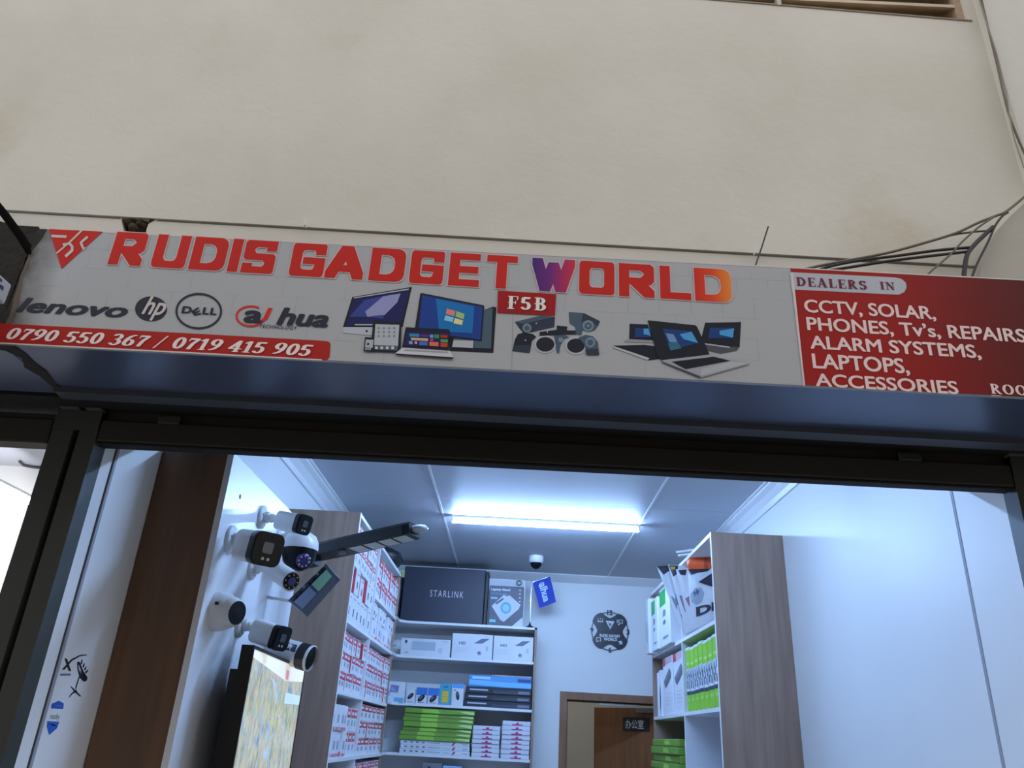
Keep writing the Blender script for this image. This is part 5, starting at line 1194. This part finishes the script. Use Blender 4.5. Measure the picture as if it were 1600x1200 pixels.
# ---------------- cameras and lamps on the display board
def disc_mount(t, p, r, th=.014):
    mp_ = MB().lathe([(0, th), (r*.82, th), (r, th*.6), (r, 0)], p, (1, 0, 0), n=28).build('mount_plate', M_camwhite, t)
    MB().lathe([(r*.5, th), (r*.5, th+.012), (r*.42, th+.018), (0, th+.018)], p, (1, 0, 0), n=20).build('mount_socket', M_camwhite, t)
    for a in (50, 170, 290):
        c = Vector(p)+Vector((th+.0005, r*.66*math.cos(math.radians(a)), r*.66*math.sin(math.radians(a))))
        MB().lathe([(0, .001), (.0035, .001), (.0035, 0)], c, (1, 0, 0), n=8).build('screw', M_grey, mp_)
def bullet(label, base_px, r, joint, rear, front, w, h, face=True, round_=False, hood=True, face_len=.02):
    """base on the board; joint/rear/front are world points of the neck end and body axis"""
    p = PX(*base_px, DF)
    t = thing('bullet_camera', label, 'camera', p)
    disc_mount(t, p, r)
    a = Vector(p)+Vector((.028, 0, 0)); j = Vector(joint); rear = Vector(rear); front = Vector(front)
    ax = (front-rear).normalized()
    MB().tube([a, a.lerp(j, .5), j, j.lerp(rear+ax*.03, .8)], .013, 12).build('arm', M_camwhite, t)
    MB().lathe([(0, -.014), (.012, -.012), (.017, 0), (.012, .012), (0, .014)], a.lerp(j, .45), j-a, n=14).build('joint', M_camwhite, t)
    pf = circ(w/2, 28, h/2) if round_ else rrect(w, h, min(w, h)*.24, 5)
    MB().sweep(pf, rear, front, s0=1, s1=1).sweep([(x*.86, y*.86) for x, y in pf], rear-ax*.008, rear).build('housing', M_camwhite, t)
    if face:
        fo = MB().sweep([(x*1.03, y*1.03) for x, y in pf], front, front+ax*face_len).sweep([(x*.9, y*.9) for x, y in pf], front+ax*face_len, front+ax*(face_len+.003)).build('face', M_gloss, t)
        f0 = front+ax*(face_len+.003)
        side = ax.cross(Vector((0, 0, 1))).normalized(); up = side.cross(ax).normalized()
        MB().sweep(rrect(w*.34, h*.34, w*.06), f0+up*h*.04, f0+up*h*.04+ax*.002).build('window', mat('lens_grey', (70, 74, 84), .15), fo)
        for s in (-1, 1): MB().sweep(circ(w*.05, 12), f0-up*h*.3+side*s*w*.09, f0-up*h*.3+side*s*w*.09+ax*.002).build('led', mat('led_pale', (190, 190, 170), .2), fo)
    else:
        fo = MB().sweep([(x*.86, y*.86) for x, y in pf], front, front+ax*.002).build('face', M_gloss, t)
        MB().sweep([(x*1.02, y*1.02) for x, y in pf], front-ax*.006, front+ax*.003, caps=False).build('bezel', M_camwhite, t)
        MB().sweep(circ(w*.22, 18), front+ax*.002, front+ax*.006).build('lens', mat('lens_violet', (60, 50, 110), .08), fo)
        for k in range(8):
            an = k*math.pi/4; side = ax.cross(Vector((0, 0, 1))).normalized(); up = side.cross(ax).normalized(); c = front+side*w*.33*math.cos(an)+up*w*.33*math.sin(an)
            MB().sweep(circ(w*.035, 8), c+ax*.002, c+ax*.004).build('led', mat('led_pale', (190, 190, 170), .2), fo)
    return t, ax
def Q(px, py, X): return PX(px, py, X)
# top bullet
pA = PX(408, 808, DF)
bullet('white bullet camera with black face at the top of the display board', (408, 808), .042, PY(432, 811, pA.y-.02), PY(441, 814, pA.y-.05), PY(470, 819, pA.y-.11), .062, .066)
# large bullet
pB = PX(358, 843, DF)
bullet('largest white bullet camera with a square black face toward the door', (359, 843), .046, PY(378, 849, pB.y-.02), PY(388, 853, pB.y-.04), PY(411, 857, pB.y-.12), .098, .098, face_len=.03)
# lower angled bullet
pD = PX(393, 887, DF)
bullet('round white bullet camera angled down below the big bullet', (393, 887), .042, PY(412, 884, pD.y-.02), PY(424, 887, pD.y-.03), PY(455, 908, pD.y-.12), .068, .068, face=False, round_=True)
# lowest bullet
pF = PX(374, 976, DF)
bullet('white bullet camera above the television screen', (374, 976), .042, PY(396, 982, pF.y-.01), PY(404, 986, pF.y-.02), PY(434, 996, pF.y-.06), .072, .076, round_=False)
# PTZ dome camera
pC = PX(436, 843, DF); ctr = PY(469, 856, pC.y-.06)
pt = thing('dome_camera', 'large white speed dome camera with a black ball on the display board', 'camera', pC)
disc_mount(pt, pC, .05)
MB().tube([pC+Vector((.02, 0, 0)), pC.lerp(ctr, .4)+Vector((0, 0, .03)), ctr+Vector((0, 0, .055)), ctr+Vector((0, 0, .03))], .02, 12).build('arm', M_camwhite, pt)
MB().lathe([(0, .062), (.03, .060), (.054, .046), (.066, .024), (.069, 0), (.067, -.008)], ctr, (0, 0, 1)).build('cap', M_camwhite, pt)
MB().lathe([(.064, -.007), (.064, -.03), (.056, -.055), (.040, -.075), (.02, -.086), (0, -.088)], ctr, (0, 0, 1)).build('ball', M_gloss, pt)
ld = (Vector((.55, -.75, -.45))).normalized()
MB().lathe([(.026, .050), (.028, .062), (.020, .066), (.010, .064), (0, .066)], ctr+Vector((0, 0, -.03)), ld, n=20).build('lens', mat('lens_violet', (60, 50, 110), .08), pt)
for k in range(8):
    x_ = ld.cross(Vector((0, 0, 1))).normalized(); y_ = x_.cross(ld); an = k*math.pi/4
    c = ctr+Vector((0, 0, -.03))+ld*.0665+(x_*math.cos(an)+y_*math.sin(an))*.02
    MB().cyl(c, c+ld*.002, .0035, n=8).build('led', mat('led_pale', (190, 190, 170), .2), pt)
# turret camera
pE = PX(336, 955, DF)
te = thing('turret_camera', 'white turret camera with a black lens disc at the left of the display board', 'camera', pE)
ax = Vector((.88, -.42, -.10)).normalized()
MB().lathe([(.060, 0), (.060, .018), (.056, .036), (.050, .05), (.047, .056)], pE, (1, 0, 0)).build('base', M_camwhite, te)
cb_ = pE+Vector((.040, -.004, 0))
MB().lathe([(.047, -.0), (.046, .02), (.041, .036), (.036, .042)], cb_, ax).build('eyeball', M_camwhite, te)
MB().lathe([(.036, .041), (.030, .0415), (0, .0425)], cb_, ax).build('lens_disc', M_gloss, te)
MB().box(pE.x+.018, pE.x+.028, pE.y-.063, pE.y-.058, pE.z+.012, pE.z+.02).build('notch', M_blackpl, te)
# solar street light
s0 = PY(490, 866, 3.20); s1 = PY(648, 830, 3.02)
st = thing('solar_street_light', 'long black solar street light with four LED panels jutting from the display board', 'lamp', PX(471, 866, DF))
ax = (s1-s0).normalized(); upv = Vector((-.10, .04, 1.0)); upv = (upv-upv.dot(ax)*ax).normalized(); sd_ = ax.cross(upv)
def SL(a, s, u): return s0 + ax*a + sd_*s + upv*u
Ln = (s1-s0).length
if sd_.y > 0: sd_ = -sd_
body = [(0, .045), (.14, .055), (Ln-.03, .050), (Ln, .045)]
vs = []
for a, hw in body:
    for s, u in ((-hw, -.02), (hw, -.02), (hw, .018), (hw*.8, .03), (-hw*.8, .03), (-hw, .018)): vs.append(SL(a, s, u))
fs = [(k*6+i, k*6+(i+1) % 6, (k+1)*6+(i+1) % 6, (k+1)*6+i) for k in range(3) for i in range(6)] + [tuple(range(6)), tuple(reversed(range(18, 24)))]
MB().add(vs, fs).build('body', M_blackpl, st)
a0 = Ln*.40; step = (Ln*.97-a0)/4
for k in range(4):
    q = [SL(a0+k*step+.006, -.040, -.0210), SL(a0+(k+1)*step-.006, -.040, -.0210), SL(a0+(k+1)*step-.006, .040, -.0210), SL(a0+k*step+.006, .040, -.0210)]
    MB().prism(q, -upv*.002).build('led_panel', mat('led_panel', (196, 196, 188), .3, var=.12, vscale=60), st)
MB().sweep(rrect(.05, .10, .01), SL(-.10, 0, 0), SL(.02, 0, 0), up=tuple(upv)).build('neck', M_blackpl, st)
MB().tube([PX(471, 866, DF)+Vector((0, 0, 0)), SL(-.08, 0, -.005)], .022, 12).build('bracket_pole', M_blackpl, st)
MB().lathe([(0, -.012), (.03, -.010), (.036, 0), (.03, .010), (0, .012)], SL(Ln+.02, .0, .004), upv, n=20).build('sensor_cap', mat('pale_grey_cap', (176, 180, 186), .3), st)
MB().lathe([(0, 0), (.016, 0), (.014, .018), (0, .022)], SL(Ln*.32, .02, -.014), -upv, n=16).build('motion_sensor', M_grey, st)
# tilted flood light; reflections in its glass are painted pale green and grey
fc = [PY(*q, Y) for q, Y in (((509, 882), 2.98), ((523, 899), 2.90), ((472, 956), 2.90), ((450, 938), 2.98))]
fl2 = thing('flood_light', 'tilted grey flood light with reflections painted on its glass, before the brown panel', 'lamp', fc[3])
nrm = (fc[1]-fc[0]).cross(fc[3]-fc[0]).normalized()
if nrm.y > 0: nrm = -nrm
MB().prism(fc, -nrm*.03).build('housing', mat('slate_metal', (84, 92, 108), .4), fl2)
def FQ(u, v, d=0): return fc[0].lerp(fc[1], u).lerp(fc[3].lerp(fc[2], u), v) + nrm*d
M_glass_refl = mat('painted_grey_reflection', (134, 146, 166), .08)
for nm, (u0, u1, v0, v1), m in (('glass_pane', (.34, .95, .05, .47), mat('painted_green_reflection', (150, 196, 160), .12)), ('glass_pane', (.34, .95, .53, .95), M_glass_refl), ('fin_strip', (.04, .28, .05, .95), mat('dark_fin', (34, 38, 48), .5))):
    MB().prism([FQ(u0, v0, .003), FQ(u1, v0, .003), FQ(u1, v1, .003), FQ(u0, v1, .003)], -nrm*.003).build(nm, m, fl2)
for k in range(7):
    v0 = .1+k*.12
    MB().prism([FQ(.08, v0, .006), FQ(.24, v0, .006), FQ(.24, v0+.05, .006), FQ(.08, v0+.05, .006)], -nrm*.003).build('switch', M_grey if k % 3 == 1 else M_blackpl, fl2)
MB().prism([FQ(.0, -.02, .004), FQ(1.0, -.02, .004), FQ(1.0, .03, .004), FQ(0, .03, .004)], -nrm*.034).build('frame_bar', mat('slate_metal', (84, 92, 108), .4), fl2)
fb = PX(452, 962, DF)
MB().tube([Vector((DF, FQ(.1, .9).y+.02, FQ(.1, .9).z)), FQ(.1, .9, -.025)], .006, 10).build('bracket', M_camwhite, fl2)
# big round camera with lettering behind the television
ga = PY(404, 1006, 3.12); gb_ = PY(470, 1024.5, 3.08)
bg_ = thing('bullet_camera', 'big white cylinder camera with dark lettering and black hood above the television', 'camera', ga)
ax = (gb_-ga).normalized(); sdv = ax.cross(Vector((0, 0, 1))).normalized(); uv = sdv.cross(ax)
MB().sweep(circ(.046, 28), ga, gb_, up=(0, 0, 1)).build('housing', M_camwhite, bg_)
MB().sweep(circ(.0485, 28), gb_, gb_+ax*.036, up=(0, 0, 1), caps=False).sweep(circ(.0455, 28), gb_+ax*.006, gb_+ax*.010).build('hood', M_blackpl, bg_)
MB().lathe([(0.0465, .036), (.0475, .044), (.044, .047)], gb_, ax).build('front_ring', M_camwhite, bg_)
MB().lathe([(0, .04), (.03, .04), (.0465, .036)], gb_, ax).build('lens', M_gloss, bg_)
Lg = (gb_-ga).length
def GCy(a, th): return ga + ax*a + (sdv*math.sin(th)+uv*math.cos(th))*.0466
sgn = 1 if sdv.y < 0 else -1
v, f = fit(text2d('alhua', bold=.04), lambda a, b: GCy(Lg*(.42+.56*a), sgn*(1.45-.95*b))); MB().add(v, f).build('lettering', pr(40, 36, 70), bg_)
MB().tube([Vector((DF, ga.y+.02, ga.z)), ga+ax*.03], .016, 10).build('arm', M_camwhite, bg_)
# ---------------- television on the display board
def level(px, py, z): return PZ(px, py, z)
TLp = PX(396, 1008, -.80); ztv = TLp.z
TRp = PZ(476.5, 1044, ztv)
tvn = thing('television', 'wall-mounted television showing a pale busy picture', 'television', (TLp+TRp)/2-Vector((0, 0, .56)))
tu = (TRp-TLp); tn = Vector((tu.y, -tu.x, 0)).normalized()
if tn.x < 0: tn = -tn
Ht = .54
def TV(u, v, d=0): return TLp + tu*u - Vector((0, 0, Ht*v)) + tn*d
MB().prism([TV(0, 0), TV(1, 0), TV(1, 1), TV(0, 1)], -tn*.035).build('case', M_blackpl, tvn)
MB().prism([TV(.12, .12, -.036), TV(.88, .12, -.036), TV(.88, .95, -.036), TV(.12, .95, -.036)], -tn*.05).build('back_bulge', M_blackpl, tvn)
for nm, (a, b, c, d) in (('bezel', (0, 1, 0, .018)), ('bezel', (0, .010, .018, 1)), ('bezel', (.988, 1, .018, 1)), ('bezel', (.01, .988, .96, 1))):
    MB().prism([TV(a, c, .004), TV(b, c, .004), TV(b, d, .004), TV(a, d, .004)], -tn*.004).build(nm, M_blackpl, tvn)
def screen_mat():                                     # busy, streaky, many-coloured broadcast picture
    m = bpy.data.materials.new('tv_picture'); m.use_nodes = True
    nt = m.node_tree; b = nt.nodes['Principled BSDF']; b.inputs['Roughness'].default_value = .15; b.inputs['Base Color'].default_value = (.02, .02, .02, 1)
    tc = nt.nodes.new('ShaderNodeTexCoord')
    def field(scale, nscale, det, cols, ro=.6):
        mp = nt.nodes.new('ShaderNodeMapping'); mp.inputs['Scale'].default_value = scale; nt.links.new(tc.outputs['Object'], mp.inputs['Vector'])
        n = nt.nodes.new('ShaderNodeTexNoise'); n.inputs['Scale'].default_value = nscale; n.inputs['Detail'].default_value = det; n.inputs['Roughness'].default_value = ro
        nt.links.new(mp.outputs['Vector'], n.inputs['Vector'])
        r = nt.nodes.new('ShaderNodeValToRGB')
        while len(r.color_ramp.elements) < len(cols): r.color_ramp.elements.new(.5)
        for e, (p, c) in zip(r.color_ramp.elements, cols): e.position = p; e.color = (*lin(c), 1)
        nt.links.new(n.outputs['Fac'], r.inputs['Fac']); return r
    hue = field((1, 2.2, 1.6), 5, 3, [(.30, (120, 160, 206)), (.40, (176, 200, 214)), (.47, (220, 218, 186)), (.53, (206, 210, 206)), (.60, (176, 204, 196)), (.68, (222, 178, 190))])
    det = field((1, 7, 2.2), 6, 8, [(.34, (60, 62, 84)), (.43, (190, 186, 170)), (.5, (235, 235, 228)), (.60, (250, 250, 250)), (.70, (120, 130, 150))], .75)
    mx = nt.nodes.new('ShaderNodeMix'); mx.data_type = 'RGBA'; mx.blend_type = 'MULTIPLY'; mx.inputs[0].default_value = .7
    nt.links.new(hue.outputs['Color'], mx.inputs[6]); nt.links.new(det.outputs['Color'], mx.inputs[7])
    nt.links.new(mx.outputs[2], b.inputs['Emission Color']); b.inputs['Emission Strength'].default_value = .85
    return m
MB().poly([TV(.01, .018, .001), TV(.988, .018, .001), TV(.988, .96, .001), TV(.01, .96, .001)]).build('screen', screen_mat(), tvn)
def tvshape(pts, col, nm='screen_image', k=.9, d=.0016):
    m = emis('tv_%d_%d_%d' % col, lin(col), k); MB().poly([TV(u, v, d) for u, v in pts]).build(nm, m, tvn)
tvshape([(.60, .06), (.66, .06), (.66, .12), (.60, .12)], (190, 60, 50)); tvshape([(.01, .02), (.985, .02), (.985, .10), (.62, .13), (.01, .06)], (200, 196, 170), d=.0013)
tvshape([(.33, .13), (.45, .16), (.52, .27), (.50, .28), (.43, .19)], (110, 120, 120)); tvshape([(.66, .20), (.98, .20), (.98, .26), (.66, .27)], (150, 178, 210)); tvshape([(.44, .55), (.50, .55), (.50, .60), (.44, .60)], (80, 124, 190))
for k in range(9): tvshape([(.56+.02*k, .20+.035*abs(k-8)*.5+.03*k), (.60+.02*k, .20+.035*abs(k-8)*.5+.03*k), (.60+.02*k, .208+.035*abs(k-8)*.5+.03*k), (.56+.02*k, .208+.035*abs(k-8)*.5+.03*k)], (130, 136, 130))
tvshape([(.78, .84), (.82, .82), (.83, .95), (.77, .95)], (190, 70, 150)); tvshape([(.30, .30), (.32, .30), (.30, .42), (.28, .42)], (60, 60, 80)); tvshape([(.45, .40), (.47, .40), (.46, .50), (.43, .52)], (70, 90, 140))
mid = TV(.5, .5, -.086)
MB().box(DF, mid.x, mid.y-.12, mid.y+.12, mid.z-.1, mid.z+.1).build('wall_mount', M_metal_dark, tvn)

# ---------------- stickers on the left wall by the opening
def wallsticker(name, label, shapes, d=.0008):
    p = PX(*shapes[0][0][0], LW)
    t = thing(name, label, 'sticker', p)
    for pts, m, nm in shapes: MB().poly([PX(x, y, LW)+Vector((d, 0, 0)) for x, y in pts]).build(nm, m, t)
    return t
def s6(*p): return [(60+x/6.667, 1000+y/6.667) for x, y in p]
INK = pr(22, 24, 44); BLU = pr(42, 96, 190)
wallsticker('brush_sticker', 'dark X and satellite dish sticker on the wall by the left pillar', [
    (s6((240,310),(270,308),(350,215),(430,170),(505,158),(500,150),(430,155),(340,200)), INK, 'swoosh'), (s6((270,190),(295,195),(340,325),(312,322)), INK, 'bar'),
    (s6((225,350),(335,350),(333,370),(223,372)), pr(120, 122, 134), 'caption'),
    (s6((400,230),(425,225),(470,330),(510,390),(500,425),(470,435),(430,395),(405,310)), INK, 'dish'), (s6((408,262),(420,258),(455,350),(470,400),(450,388),(420,330)), pr(200, 200, 206), 'dish_shine'),
    (s6((435,250),(450,198),(458,215),(450,255)), INK, 'bristle'), (s6((455,275),(475,235),(480,250),(470,290)), INK, 'bristle'), (s6((470,305),(495,270),(498,285),(485,320)), INK, 'bristle'), (s6((480,335),(515,305),(515,322),(495,350)), INK, 'bristle'),
    (s6((418,380),(428,384),(390,510),(378,510)), INK, 'mast'), (s6((330,480),(345,485),(440,580),(435,592),(375,545)), INK, 'foot'), (s6((315,590),(345,550),(395,515),(400,535),(350,565),(320,598)), INK, 'foot')])
wallsticker('shield_sticker', 'blue and white shield sticker low on the wall by the left pillar', [
    (s6((135,665),(210,632),(262,660),(255,720),(128,712)), BLU, 'shield_top'), (s6((90,845),(215,852),(190,920),(110,990),(85,900)), BLU, 'shield_point'), (s6((160,672),(240,680),(238,696),(158,690)), pr(110, 150, 214), 'shield_lettering'), (s6((105,872),(190,878),(185,896),(104,890)), pr(90, 140, 210), 'shield_lettering')])
v, f = fit(text2d('oofy', bold=.0), lambda a, b: PX(*s6((118+98*a+8*b, 840-80*b+6*a))[0], LW)+Vector((.0008, 0, 0)))
MB().add(v, f).build('shield_lettering', pr(130, 134, 150), [o for o in bpy.data.objects if o.name.startswith('shield_sticker')][0])
